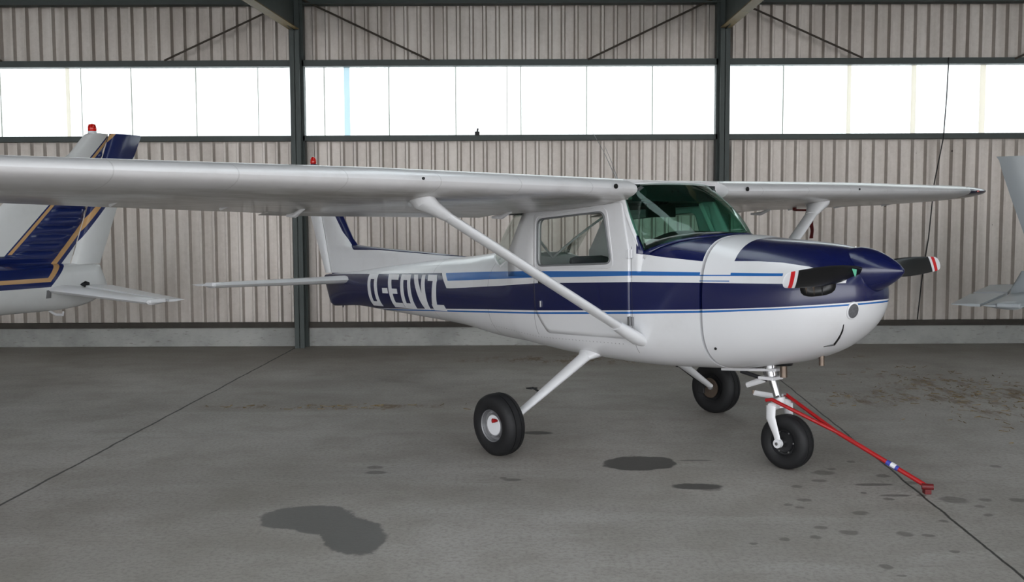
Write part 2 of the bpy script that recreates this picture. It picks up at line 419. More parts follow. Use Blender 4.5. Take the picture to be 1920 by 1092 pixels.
# corrugated back wall in two bands
PITCH = .1695
def corrugated(z0, z1, name, x_off):
    mb = MB(); prof = []
    x = -13.9
    while x < 13.9:
        # wide pan, then a narrow rib standing toward the hangar
        prof += [(x, WY + .058), (x + .105, WY + .058), (x + .124, WY), (x + .1505, WY)]
        x += PITCH
    prof = [(a + x_off, b) for a, b in prof]
    a = [(x, y, z0) for x, y in prof]; b = [(x, y, z1) for x, y in prof]
    mb.loft([a, b], cap=False, closed=False)
    return mb
for nm, z0, z1 in (('wall_back', .22, 2.70), ('wall_back_upper', 3.63, 5.15)):
    o = corrugated(z0, z1, nm, 0.03).build(nm, M['sheet'])
    m = o.modifiers.new('s', 'SOLIDIFY'); m.thickness = .002; m.offset = 0
    o['kind'] = 'structure'
S('baseboard_back', MB().box(-13.95, 13.95, WY - .06, WY + .14, 0, .245), M['kerb'], bevel=.008)
S('trim_1', MB().box(-13.95, 13.95, WY - .075, WY - .002, .25, .315).box(-13.95, 13.95, WY - .085, WY - .075, .25, .265), M['rail'])
# girts (channels) and eave beam
def girt(z0, z1, name):
    mb = MB(); mb.box(-13.95, 13.95, WY - .13, WY - .122, z0, z1)
    mb.box(-13.95, 13.95, WY - .122, WY - .002, z0, z0 + .008).box(-13.95, 13.95, WY - .122, WY - .002, z1 - .008, z1)
    return S(name, mb, M['steel'])
girt(3.622, 3.70, 'trim_2'); girt(2.672, 2.740, 'trim_3')
S('trim_4', MB().box(-13.95, 13.95, WY - .16, WY - .01, 4.40, 4.415).box(-13.95, 13.95, WY - .09, WY - .08, 4.40, 4.66).box(-13.95, 13.95, WY - .16, WY - .01, 4.645, 4.66), M['steel'])

# columns and rafters
cols = [-2.80 - 5.53, -2.745, 2.715, 2.715 + 5.53]
where = ['steel column of the next bay to the left', 'dark green-grey steel column left of the cabin, reaching the slab joint',
         'dark green-grey steel column behind the windshield', 'steel column of the next bay to the right']
for i, x in enumerate(cols):
    if i in (0, 3) : continue
    t = 1 if x < 0 else -1
    mb = MB(); fy = WY - .27; by = WY - .13
    mb.box(x - .062, x + .062, fy, fy + .010, 0, 4.7)
    mb.box(x - .062, x + .062, by - .010, by, 0, 4.7)
    mb.box(x - .004, x + .004, fy, by, 0, 4.7)
    mb.box(x - .085, x + .085, by, WY - .002, .0, 4.9)
    c = mb.build('steel_column', M['steel'])
    tag(c, 'dark green-grey steel column left of the aeroplane cabin' if i == 1 else 'dark green-grey steel column behind the windshield of the blue and white aeroplane', 'column', 'hangar columns on the back wall')
    # rafter: I beam toward the doors
    rb = empty('roof_beam', Matrix.Translation((x, WY - .27, 4.06)) @ Matrix.Rotation(R(-1.6), 4, 'Z') @ Matrix.Rotation(R(1.7), 4, 'X'))
    tag(rb, 'steel roof beam running from the %s column toward the viewer' % ('left' if i == 1 else 'right'), 'beam', 'roof beams')
    L_ = WY - .27 - FRONT - .5
    w = MB().box(-.006, .006, -L_, 0, .012, .60).box(-.07, .07, -L_, 0, .60, .615)
    # haunch gusset
    w.prism([(-.006, 0, .0), (-.006, -.0, -.0), (-.006, 0, -.02), (-.006, -.35, .0)], (.012, 0, 0))
    w.build('web', M['steel'], rb)
    MB().box(-.065, .065, -L_, 0, .0, .012).build('bottom_flange', M['bracebar'], rb)
# diagonal tie rods in each bay
def rod(a, b, label):
    o = MB().tube([a, b], .013, 8).build('brace_rod', M['rod'], smooth=1)
    tag(o, label, 'brace', 'diagonal brace rods of the upper back wall')
ry = WY - .128
rod((-2.66, ry, 4.46), (-1.04, ry, 3.69), 'thin dark brace rod sloping down right from the left column')
rod((2.60, ry, 4.46), (.98, ry, 3.69), 'thin dark brace rod sloping down left from the right column')
rod((-2.86, ry, 4.42), (-4.44, ry, 3.70), 'thin dark brace rod sloping down left from the left column')
rod((2.84, ry, 4.44), (4.50, ry, 3.70), 'thin dark brace rod sloping down right from the right column')
rod((-8.1, ry, 4.44), (-6.52, ry, 3.70), 'thin dark brace rod ending at the left edge of the picture')
rod((8.15, ry, 4.44), (6.45, ry, 3.68), 'thin dark brace rod ending at the right edge of the picture')

# translucent window bands, one per bay
bays = [(-13.9, -2.83), (-2.66, 2.63), (2.80, 13.9)]
def upx(u): return (u - 960) / f_px * (WY - .0)
laps = [[(12, 1), (162, 0), (255, 1), (375, 1), (490, 0), (137, 2)],
        [(613, 1), (655, 3), (733, 1), (857, 1), (952, 0), (978, 1), (1100, 1), (1222, 1)],
        [(1465, 1), (1587, 2), (1707, 2), (1835, 2)]]
for i, (a, b) in enumerate(bays):
    mb = MB(); prof = []; x = a
    while x < b - .03:
        prof += [(x, WY + .03), (x + .03, WY + .045)]; x += .06
    prof.append((b, WY + .03))
    mb.loft([[(p, q, 2.68) for p, q in prof], [(p, q, 3.66) for p, q in prof]], cap=False, closed=False)
    wdw = mb.build('window_%d' % (i + 1), M['pane']); wdw['kind'] = 'structure'
    s = wdw.modifiers.new('s', 'SOLIDIFY'); s.thickness = .0015
    for u, k in laps[i]:
        w = (.009, .012, .05, .075)[k]
        if i == 2 and k == 2: w = .04 + .035 * (u - 1465) / 370
        x = upx(u) * 1.0
        MB().box(x - w / 2, x + w / 2, WY + .020, WY + .026, 2.69, 3.65).build('sheet_overlap', M[('lapthin', 'lapthin', 'lap', 'lapblue')[k]], wdw)
# cable hanging down across the right band and wall
cb = MB().tube([(5.60, WY - .14, 3.70), (5.585, WY - .14, 3.2), (5.56, WY - .135, 2.68), (5.50, WY - .03, 2.1), (5.45, WY - .02, 1.4), (5.37, WY - .02, .8), (5.33, WY - .02, .32)], .008, 6).build('cable', M['dark'], smooth=1)
tag(cb, 'thin dark cable hanging down the right part of the corrugated wall', 'cable')
bx = MB().box(-.03, .03, -.02, .02, 0, .05).tube([(0, 0, .05), (.01, 0, .09)], .012, 6)
b_ = bx.build('wall_bracket', M['dark'], bevel=.004); b_.location = (-.44, WY - .115, 2.735)
tag(b_, 'small dark bracket on the window sill rail above the wing', 'bracket')

# ------------------------------------------------------------------ aeroplane frame
YAW, PITCHA = R(-50.16009), R(2.10103)
ROOT = Matrix.Translation((1.6498, 6.90286, 0)) @ Matrix.Rotation(YAW, 4, 'Z') @ Matrix.Translation((-1.25, 0, .2)) @ Matrix.Rotation(-PITCHA, 4, 'Y') @ Matrix.Translation((1.25, 0, -.2))
AIR = ROOT.inverted()
plane = empty('aeroplane', ROOT)
tag(plane, 'white high-wing light aeroplane with navy and blue stripes, registered D-EOVZ, standing in the middle', 'aeroplane')

TB = [
(.955,.07,1.06,1.17,1.12,2,2),(.93,.17,.985,1.27,1.12,2.1,2.1),(.87,.27,.905,1.35,1.11,2.2,2.2),(.78,.36,.825,1.405,1.10,2.3,2.2),
(.65,.42,.745,1.435,1.08,2.4,2.3),(.45,.46,.675,1.46,1.05,2.6,2.4),(.2,.485,.63,1.485,1.0,2.8,2.6),(0,.495,.602,1.51,1.0,3.1,2.8),
(-.25,.51,.592,1.515,1.0,4.2,3),(-.5,.525,.586,1.455,1.0,7,3.2),(-.56,.527,.585,1.42,1.0,8,3.2),(-.62,.53,.585,1.30,1.0,10,3.2),(-1.4,.525,.612,1.30,1.0,10,3),(-1.93,.485,.655,1.30,1.0,8,2.8),
(-2.05,.47,.665,1.42,1.02,3.2,2.7),(-2.46,.415,.688,1.43,1.04,2.5,2.5),(-3.07,.34,.762,1.395,1.06,2.3,2.4),(-3.6,.28,.798,1.365,1.07,2.3,2.3),
(-4.5,.19,.852,1.305,1.08,2.3,2.3),(-5.14,.12,.885,1.255,1.08,2.2,2.2),(-5.64,.055,.868,1.225,1.05,2.2,2.2),(-5.79,.03,1.14,1.215,1.18,2,2)][::-1]
def st(X, tb=TB):
    if X <= tb[0][0]: return tb[0][1:]
    for i in range(len(tb) - 1):
        if X <= tb[i+1][0]:
            a, b = tb[i], tb[i+1]; s = (X - a[0]) / (b[0] - a[0])
            # monotone smoothing between stations
            def sl(k):
                m = []
                for j in (i, i + 1):
                    if j == 0 or j == len(tb) - 1: m.append((b[k]-a[k])/(b[0]-a[0])); continue
                    d0 = (tb[j][k]-tb[j-1][k])/(tb[j][0]-tb[j-1][0]); d1 = (tb[j+1][k]-tb[j][k])/(tb[j+1][0]-tb[j][0])
                    m.append(0 if d0*d1 <= 0 else 2*d0*d1/(d0+d1))
                return m
            out = []
            for k in range(1, 7):
                m0, m1 = sl(k); h = b[0]-a[0]
                out.append((2*s**3-3*s*s+1)*a[k] + (s**3-2*s*s+s)*h*m0 + (-2*s**3+3*s*s)*b[k] + (s**3-s*s)*h*m1)
            return out
    return tb[-1][1:]
def sy(X, Z, tb=TB):
    w, zb, zt, zm, nT, nB = st(X, tb)
    q = (Z - zm) / (zt - zm) if Z > zm else (zm - Z) / (zm - zb)
    n = nT if Z > zm else nB
    return w * max(0.0, 1 - min(q, 1) ** n) ** (1 / n)
def ztop(X, Y, tb=TB):
    w, zb, zt, zm, nT, nB = st(X, tb)
    return zm + (zt - zm) * max(0, 1 - min(abs(Y) / w, 1) ** nT) ** (1 / nT)
def zbot(X, Y, tb=TB):
    w, zb, zt, zm, nT, nB = st(X, tb)
    return zm - (zm - zb) * max(0, 1 - min(abs(Y) / w, 1) ** nB) ** (1 / nB)
def ring(X, tb=TB, n=72):
    w, zb, zt, zm, nT, nB = st(X, tb); out = []
    for k in range(n):
        a = 2 * PI * k / n; c, s = math.cos(a), math.sin(a)
        e = nT if s >= 0 else nB
        # even spacing for high exponents
        r = (abs(c) ** e + abs(s) ** e) ** (-1 / e)
        out.append((X, w * r * c, zm + (zt - zm if s >= 0 else zm - zb) * r * s))
    return out
def frange(a, b, d):
    n = max(1, int(round(abs(b - a) / d))); return [a + (b - a) * i / n for i in range(n + 1)]

# fuselage shell
xs = frange(-5.79, -2.1, .06) + frange(-2.07, -.0, .03)
xs = sorted(set(round(x, 4) for x in xs))
MB().loft([ring(x) for x in xs if x <= -.012]).build('fuselage', M['fus'], plane, smooth=35)
# cowling
xs = frange(-.008, .9, .03) + [.915, .93, .94, .95, .955]
cowl = MB().loft([ring(x) for x in xs]).build('cowling', M['fus'], plane, smooth=40)
fus = [o for o in plane.children if o.name == 'fuselage'][0]

# cooling inlets (dark recessed ovals with engine fins), intake slot and landing light
def on_cowl(px, pz, side=-1):
    return Vector((px, side * sy(px, pz), pz))
def cowl_patch(name, outline, mat, off, side=-1, parent=cowl, thick=.012):
    # outline in (X, Z); follow the surface
    P = [Vector((x, side * (sy(x, z) + off), z)) for x, z in outline]
    c = sum(((x) for x, z in outline)) / len(outline), sum((z for x, z in outline)) / len(outline)
    cc = Vector((c[0], side * (sy(*c) + off), c[1]))
    mb = MB(); vs = [cc] + P; n = len(P)
    mid = []
    for x, z in outline:
        mx, mz = (x + c[0]) / 2, (z + c[1]) / 2; mid.append(Vector((mx, side * (sy(mx, mz) + off), mz)))
    vs += mid
    fs = []
    for i in range(n):
        k = (i + 1) % n; fs.append((0, 1 + n + i, 1 + n + k)); fs.append((1 + n + i, 1 + i, 1 + k, 1 + n + k))
    mb.add(vs, fs); o = mb.build(name, mat, parent, smooth=60)
    s = o.modifiers.new('s', 'SOLIDIFY'); s.thickness = thick; s.offset = 0
    return o
def oval(cx, cz, rx, rz, rot=0, n=24, p=2.0):
    out = []
    for k in range(n):
        a = 2*PI*k/n; c, s = math.cos(a), math.sin(a); r = (abs(c)**p + abs(s)**p) ** (-1/p)
        x, z = rx*r*c, rz*r*s; out.append((cx + x*math.cos(rot) - z*math.sin(rot), cz + x*math.sin(rot) + z*math.cos(rot)))
    return out
for sd in (-1, 1):
    inl = cowl_patch('cooling_inlet', oval(.765, 1.185, .085, .062, .1, p=3), M['black'], .003, sd)
    for k in range(3):
        x = .71 + .04 * k
        MB().box(x, x + .012, sd*(sy(x, 1.18)+.004) - .006, sd*(sy(x, 1.18)+.004) + .006, 1.13, 1.215).build('cylinder_fin', M['exhaust'] if k < 2 else M['dark'], inl)
lp = on_cowl(.905, 1.03); e_ = .004
tx = (on_cowl(.905 + e_, 1.03) - on_cowl(.905 - e_, 1.03)).normalized(); tz = (on_cowl(.905, 1.03 + e_) - on_cowl(.905, 1.03 - e_)).normalized()
nn = tx.cross(tz).normalized()
if nn.x < 0: nn = -nn
zz = (Vector((0, 0, 1)) - nn * nn.z).normalized(); hh = zz.cross(nn)
LM = Matrix((hh, zz, nn)).transposed().to_4x4(); LM.translation = lp
LM = LM @ Matrix.Diagonal((.72, 1.0, 1, 1))
MB().lathe([(.001, -.02), (.058, -.02), (.056, .002), (.050, .006), (.001, .004)], LM, 28).build('landing_light', M['white'], cowl, smooth=1)
MB().lathe([(.001, .0), (.047, .0), (.045, .009), (.001, .012)], LM, 28).build('light_grille', M['grille'], cowl, smooth=1)
sl = [(.69, .795), (.735, .80), (.79, .85), (.835, .905), (.855, .945), (.848, .948), (.82, .905), (.775, .857), (.735, .822), (.69, .80)]
MB().tube([on_cowl(*p) * 1.0 for p in [(.70, .80), (.74, .812), (.79, .857), (.83, .905), (.852, .945)]], [.004, .009, .007, .006, .003], 6).build('intake_slot', M['black'], cowl, smooth=1)
# exhaust pipe and breather under the cowl
for nm, (x, y, z0, z1, r) in (('exhaust_pipe', (.30, -.05, .56, .70, .024)), ('breather_pipe', (.57, -.02, .655, .76, .018))):
    Mx = Matrix.Translation((x, y, z0))
    MB().lathe([(r*.8, .02), (r*.85, 0), (r, 0), (r, z1 - z0)], Mx, 20).build(nm, M['exhaust'], plane, smooth=1)
MB().lathe([(.02, .0), (.058, .0), (.062, .012), (.02, .03)], Matrix.Translation((.30, -.05, .640)), 24).build('exhaust_opening', M['black'], cowl, smooth=1)
MB().lathe([(.001, 0), (.009, 0), (.009, .006), (.001, .008)], Matrix.Translation((.06, -sy(.06, .77), .77)) @ Matrix.Rotation(PI/2, 4, 'X'), 12).build('drain_hole', M['black'], cowl)

# spinner and propeller
HUB = Vector((.86, 0, 1.262))
AX = Matrix.Translation(HUB) @ Matrix.Rotation(PI/2, 4, 'Y')
sp = [(.149, -.05), (.150, 0), (.141, .05), (.122, .105), (.096, .155), (.066, .205), (.036, .245), (.014, .266), (.001, .271)]
spin = MB().lathe([(.001, -.05)] + sp, AX, 40).build('spinner', M['navy'], plane, smooth=50)
for k in range(8):
    a = 2*PI*k/8 + .3
    p = AX @ Vector((.158*math.cos(a), .158*math.sin(a), -.02))
    MB().lathe([(.001, -.003), (.006, -.003), (.006, .003), (.001, .003)], Matrix.Translation(p), 8).build('screw', M['chrome'], spin)
prop = empty('propeller', Matrix.Translation(HUB + Vector((.035, 0, 0))) @ Matrix.Rotation(R(1.4), 4, 'X'), plane)
def blade(sgn):
    b = empty('blade', Matrix.Identity(4) if sgn < 0 else Matrix.Rotation(PI, 4, 'X'), prop)
    # blade along -Y; chord direction in local z, pitch twist toward x
    def sec(r, ch, th, tw, nn=20):
        o = []
        for k in range(nn):
            a = 2*PI*k/nn; cc = ch/2*math.cos(a); tt = th/2*math.sin(a) * (1 - .25*math.cos(a))
            o.append((cc*math.sin(tw) + tt*math.cos(tw), -r, cc*math.cos(tw) - tt*math.sin(tw)))
        return o
    data = [(.05, .085, .07, 60), (.12, .092, .055, 50), (.20, .115, .035, 40), (.32, .132, .024, 32), (.45, .134, .019, 26), (.58, .126, .015, 22), (.70, .113, .012, 19), (.755, .106, .010, 18)]
    rr = [sec(r, c, t_, R(a)) for r, c, t_, a in data]
    MB().loft(rr).build('blade_body', M['black'], b, smooth=50)
    d2 = [(.755, .107, .0105, 18), (.785, .103, .0105, 17.5)]; MB().loft([sec(r, c, t_, R(a)) for r, c, t_, a in d2]).build('white_band', M['decal_white'], b, smooth=50)
    d3 = [(.785, .1035, .011, 17.5), (.825, .096, .0108, 17)]; MB().loft([sec(r, c, t_, R(a)) for r, c, t_, a in d3]).build('red_band', M['tip_red'], b, smooth=50)
    d4 = [(.825, .096, .0105, 17), (.85, .088, .0105, 16.5), (.868, .070, .009, 16), (.878, .04, .007, 16)]; MB().loft([sec(r, c, t_, R(a)) for r, c, t_, a in d4]).build('white_tip', M['decal_white'], b, smooth=50)
    return b
bn = blade(-1); bf = blade(1)
# green maker's mark on the near blade
q = MB().add([(.034, -.185, .022), (.034, -.235, .030), (.034, -.205, -.022), (.034, -.19, -.005)], [(0, 1, 3), (1, 2, 3)])
dc = q.build('decal', M['green_decal'], bn); s_ = dc.modifiers.new('s', 'SOLIDIFY'); s_.thickness = .002

# ------------------------------------------------------------------ cabin
def side_y(X, Z):
    # outer side surface: body below the sill, cabin side above
    wb = st(X)[0]
    if Z <= 1.2: return sy(X, Z)
    k = (Z - 1.2) / .6
    return wb * (1 - .055 * k * k)
CABW = .012
def ring_patch(outline, hole, sd, off, rings=8):
    # surface patch between two star-shaped loops about the hole centre
    cx = sum(p[0] for p in hole) / len(hole); cz = sum(p[1] for p in hole) / len(hole)
    N = 96
    def ray_hit(loop, a):
        d = (math.cos(a), math.sin(a)); best = None
        for i in range(len(loop)):
            (x1, z1), (x2, z2) = loop[i], loop[(i+1) % len(loop)]
            ex, ez = x2-x1, z2-z1; den = d[0]*ez - d[1]*ex
            if abs(den) < 1e-12: continue
            t = ((x1-cx)*ez - (z1-cz)*ex) / den; u = ((x1-cx)*d[1] - (z1-cz)*d[0]) / den
            if t > 0 and -1e-9 <= u <= 1+1e-9 and (best is None or t > best): best = t
        return best or 0
    angs = set(2*PI*k/N for k in range(N))
    for lp in (outline, hole):
        for x, z in lp: angs.add(math.atan2(z-cz, x-cx) % (2*PI))
    angs = sorted(angs); n = len(angs); mb = MB(); rows = []
    for j in range(rings + 1):
        row = []
        for a in angs:
            t0, t1 = ray_hit(hole, a), ray_hit(outline, a); t = t0 + (t1-t0)*j/rings
            x, z = cx + t*math.cos(a), cz + t*math.sin(a); row.append(Vector((x, sd*(side_y(x, z)+off), z)))
        rows.append(row)
    mb.loft(rows, cap=False, closed=True); return mb
def rrect(pts, r, n=5):
    # rounded polygon
    out = []
    for i in range(len(pts)):
        p0, p1, p2 = Vector(pts[i-1]), Vector(pts[i]), Vector(pts[(i+1) % len(pts)])
        a = p1 + (p0-p1).normalized()*r; b = p1 + (p2-p1).normalized()*r
        for k in range(n+1):
            t = k/n; q = a*(1-t)**2 + p1*2*t*(1-t) + b*t*t; out.append((q.x, q.y))
    return out
WIN = rrect([(-.795, 1.335), (-1.60, 1.318), (-1.60, 1.675), (-.875, 1.705)], .055)
DOOR = rrect([(-.625, .80), (-1.52, .80), (-1.655, .98), (-1.655, 1.715), (-.70, 1.765), (-.62, 1.42)], .03)
SIDE = [(-.52, 1.235), (-2.02, 1.235), (-2.02, 1.42), (-1.80, 1.76), (-.70, 1.80), (-.505, 1.42)]
for sd in (-1, 1):
    hole = rrect([(-.66, 1.25), (-1.64, 1.25), (-1.64, 1.70), (-.73, 1.745)], .02)
    o = ring_patch(SIDE, hole, sd, -.002, 3).build('cabin_side', M['fus'], plane, smooth=60)
    s = o.modifiers.new('s', 'SOLIDIFY'); s.thickness = .03; s.offset = -sd * 0 - 1
    d = ring_patch(DOOR, WIN, sd, .006, 14).build('door', M['fus'], plane, smooth=60)
    s = d.modifiers.new('s', 'SOLIDIFY'); s.thickness = .035; s.offset = -1
    # glazing
    g = MB(); gp = [Vector((x, sd*(side_y(x, z) - .006), z)) for x, z in WIN]
    cc = sum(gp, Vector()) / len(gp); cc.y = sd*(side_y(cc.x, cc.z) - .006)
    g.add([cc] + gp, [(0, 1+i, 1+(i+1) % len(gp)) for i in range(len(gp))])
    w_ = g.build('door_window', M['sideglass'], d); s = w_.modifiers.new('s', 'SOLIDIFY'); s.thickness = .003
    loop = [Vector((x, sd*(side_y(x, z)+.008), z)) for x, z in WIN]; loop.append(loop[0]); loop.append(loop[1])
    MB().tube(loop, .0075, 8, cap=False).build('window_gasket', M['gasket'], d, smooth=1)
    big = rrect([(-.765, 1.305), (-1.63, 1.288), (-1.63, 1.70), (-.845, 1.735)], .06)
    loop = [Vector((x, sd*(side_y(x, z)+.009), z)) for x, z in big]; loop.append(loop[0]); loop.append(loop[1])
    MB().tube(loop, .0045, 6, cap=False).build('window_frame', M['white'], d, smooth=1)
    # handle and hinges
    y = sd * (side_y(-1.56, 1.225) + .012)
    MB().box(-1.585, -1.545, y - .006, y + .006, 1.18, 1.235).build('door_handle', M['dark'], d, bevel=.003)
    y = sd * (side_y(-1.56, 1.03) + .010)
    MB().box(-1.58, -1.565, y - .005, y + .005, 1.0, 1.05).build('door_latch', M['chrome'], d, bevel=.002)
    for z in (.93, 1.40):
        y = sd * (side_y(-.61, z) + .012)
        MB().box(-.635, -.585, y - .007, y + .007, z - .03, z + .03).tube([(-.61, y + sd*.006, z - .035), (-.61, y + sd*.006, z + .035)], .007, 8).build('door_hinge', M['white'] if z > 1.2 else M['alloy'], d, bevel=.002)
# cabin step below door
# roof shell between the wings is built with the wing centre section below

# windscreen
def wrap(nameg, bot, top, mat, bulge, parent, ns=40, nt=14, thick=.003):
    rows = []
    for j in range(nt + 1):
        t = j / nt; row = []
        for i in range(ns + 1):
            s = -1 + 2*i/ns; a, b = bot(s), top(s); p = a.lerp(b, t)
            p += bulge(s) * (4*t*(1-t)); row.append(p)
        rows.append(row)
    o = MB().loft(rows, cap=False, closed=False).build(nameg, mat, parent, smooth=60)
    m = o.modifiers.new('s', 'SOLIDIFY'); m.thickness = thick; m.offset = 0
    return o, rows
WB = [(0, -.10, 1.525), (.24, -.105, 1.523), (.535, -.176, 1.516), (.77, -.314, 1.488), (.91, -.436, 1.448), (1, -.525, 1.41)]
def ws_bot(s):
    a = abs(s)
    for i in range(len(WB) - 1):
        if a <= WB[i+1][0]:
            k = (a - WB[i][0]) / (WB[i+1][0] - WB[i][0]); k2 = k
            return Vector((WB[i][1] + (WB[i+1][1]-WB[i][1])*k2, .507*s, WB[i][2] + (WB[i+1][2]-WB[i][2])*k2))
    return Vector((-.525, .507*s, 1.41))
def ws_top(s):
    a = abs(s)
    return Vector((-.715 + .09 * (1 - a ** 4), .505 * s * (1 - .04*a**6), 1.905 - .022*a*a - (.125 * max(0, (a-.86)/.14) ** 1.5 if a > .86 else 0)))
wsg, rows = wrap('windshield', ws_bot, ws_top, M['wsglass'], lambda s: Vector((.045*(1-abs(s)**3), .02*s, .02)), plane)
sk = [[p + Vector((.012*math.copysign(0, 1), 0, .004)) for p in rows[0]], [Vector((p.x + .03, p.y*1.012, min(p.z - .006, ztop(p.x + .03, min(abs(p.y), .5)) + .004) if abs(p.y) < .49 else p.z - .05)) for p in rows[0]]]
o_ = MB().loft(sk, cap=False, closed=False).build('windshield_skirt', M['fus'], plane, smooth=1)
m_ = o_.modifiers.new('s', 'SOLIDIFY'); m_.thickness = .004
for i in (0, -1): MB().tube([r[i] for r in rows], .008, 8).build('windshield_post', M['white'], wsg, smooth=1)
MB().tube([r for r in rows[-1]], .008, 6).build('windshield_upper_seal', M['white'], wsg, smooth=1)
# rear window
def rw_bot(s):
    a = abs(s); x = -2.0 - .60 * (1 - a ** 2.2); y = .475 * s
    y = max(-sy(x, 1.38), min(sy(x, 1.38), y)) if a > .8 else y
    return Vector((x, y, min(ztop(x, y * .97), 1.43) - .004))
def rw_top(s):
    a = abs(s)
    return Vector((-1.80 - .42 * (1 - a ** 3.5), .46 * s, 1.735 - .01*a))
rwg, rrows = wrap('rear_window', rw_bot, rw_top, M['sideglass'], lambda s: Vector((-.02, .012*s, .01)), plane)
MB().tube(rrows[0], .010, 6).build('rear_window_seal', M['white'], rwg, smooth=1)
for i in (0, -1): MB().tube([r[i] for r in rrows], .010, 8).build('rear_window_post', M['white'], rwg, smooth=1)

# interior
inner = empty('cabin_interior', None, plane)
MB().box(-2.0, -.62, -.46, .46, 1.28, 1.315).build('cabin_deck', M['inner'], inner)
mb = MB(); rws = []
for i in range(13):
    y = -.45 + .9*i/12; f = 1 - (abs(y)/.47)**2.5
    rws.append([(-.64, y, 1.31), (-.64, y, 1.41 + .12*f), (-.56, y, 1.43 + .125*f), (-.44 + .22*f, y, 1.42 + .115*f), (-.44 + .22*f, y, 1.30)])
mb.loft(rws).build('instrument_panel', M['dark'], inner, smooth=50)
for sd in (-1, 1):
    y = .23 * sd
    s_ = MB(); rr = []
    for z, w, t_ in ((1.29, .20, .05), (1.345, .205, .06), (1.372, .19, .05), (1.385, .14, .02)):
        rr.append([(-1.30 - (z-1.29)*.35 + t_*math.cos(a), y + w*(abs(math.cos(a+PI/2))**.5)*(1 if math.sin(a) > 0 else -1)*1.0, z) for a in [2*PI*k/24 for k in range(24)]])
    s_.loft(rr).build('seat_back', M['seat'], inner, smooth=60)
    MB().tube([(-.62, y, 1.40), (-.75, y, 1.39)], .014, 8).build('yoke_shaft', M['dark'], inner, smooth=1)
    MB().tube([(-.76, y - .10, 1.44), (-.75, y - .11, 1.40), (-.75, y - .06, 1.385), (-.75, y + .06, 1.385), (-.75, y + .11, 1.40), (-.76, y + .10, 1.44)], .011, 8).build('control_yoke', M['dark'], inner, smooth=1)
MB().box(-.652, -.644, -.45, .45, 1.77, 1.888).build('headliner_front', M['inner'], inner)
# headliner, wing root tanks inside glass, sun visors
MB().box(-1.8, -.80, -.46, .46, 1.745, 1.765).box(-2.2, -1.8, -.40, .40, 1.735, 1.75).build('headliner', M['inner'], inner)
for sd in (-1, 1):
    MB().lathe([(.001, 0), (.042, 0), (.046, .012), (.038, .03), (.001, .032)], Matrix.Translation((-.64, sd*.385, 1.828)) @ Matrix.Rotation(PI/2, 4, 'Y'), 24).build('cabin_air_vent', M['seat'], inner, smooth=1)
    MB().tube([(-.64, sd*.03, 1.85), (-.78, sd*.03, 1.76)], .012, 8).build('visor_arm', M['dark'], inner, smooth=1)
MB().box(-.80, -.785, -.16, .16, 1.66, 1.76).box(-.70, -.69, -.10, .10, 1.79, 1.86).build('sun_visor', M['black'], inner, bevel=.01)
# door-post tubes seen through the windshield
for sd in (-1, 1):
    MB().tube([(-.60, sd*.475, 1.36), (-.80, sd*.462, 1.76)], .02, 8).build('door_post', M['white'], inner, smooth=1)

# ------------------------------------------------------------------ wings
def naca(n=22, m=.02, p=.4, t=.12):
    up, lo = [], []
    for i in range(n + 1):
        b = PI * i / n; x = .5 * (1 - math.cos(b))
        yt = 5*t*(.2969*math.sqrt(x) - .126*x - .3516*x*x + .2843*x**3 - .1036*x**4)
        yc = m/p**2*(2*p*x - x*x) if x < p else m/(1-p)**2*((1-2*p) + 2*p*x - x*x)
        up.append((x, yc + yt)); lo.append((x, yc - yt))
    return up[::-1] + lo[1:-1]      # closed loop TE -> upper -> LE -> lower
AF = naca()
def wing_params(y):
    a = abs(y)
    if a <= 2.5: ch = 1.63; xle = -.555
    else:
        k = (a - 2.5) / 2.56; ch = 1.63 - .50*k; xle = -.555 - .14*k
    zle = 1.842 + (.0145 if y > 0 else .0122) * a
    inc = R(4.0 + .3*min(a/2.5, 1))
    return xle, zle, ch, inc
def wsec(y, x0=0, x1=1, lift=0.0, scale=1.0):
    xle, zle, ch, inc = wing_params(y); out = []
    for x, z in AF:
        xx = min(max(x, x0), x1)
        if xx != x:      # clip: keep z of the clipped station
            up = z >= 0
            # interpolate surface at the clip chordwise position
            best = min(AF, key=lambda q: abs(q[0]-xx) + (10 if (q[1] - .6*.02 >= 0) != (z - .6*.02 >= 0) else 0)); z = best[1]
        X = xx * ch; Zl = z * ch * scale + lift
        out.append((xle - X*math.cos(inc) - Zl*math.sin(inc)*0, y, zle - X*math.sin(inc) + Zl))
    return out
def wpt(y, cx, zf):
    xle, zle, ch, inc = wing_params(y)
    return Vector((xle - cx*ch*math.cos(inc), y, zle - cx*ch*math.sin(inc) + zf))
HN = .72
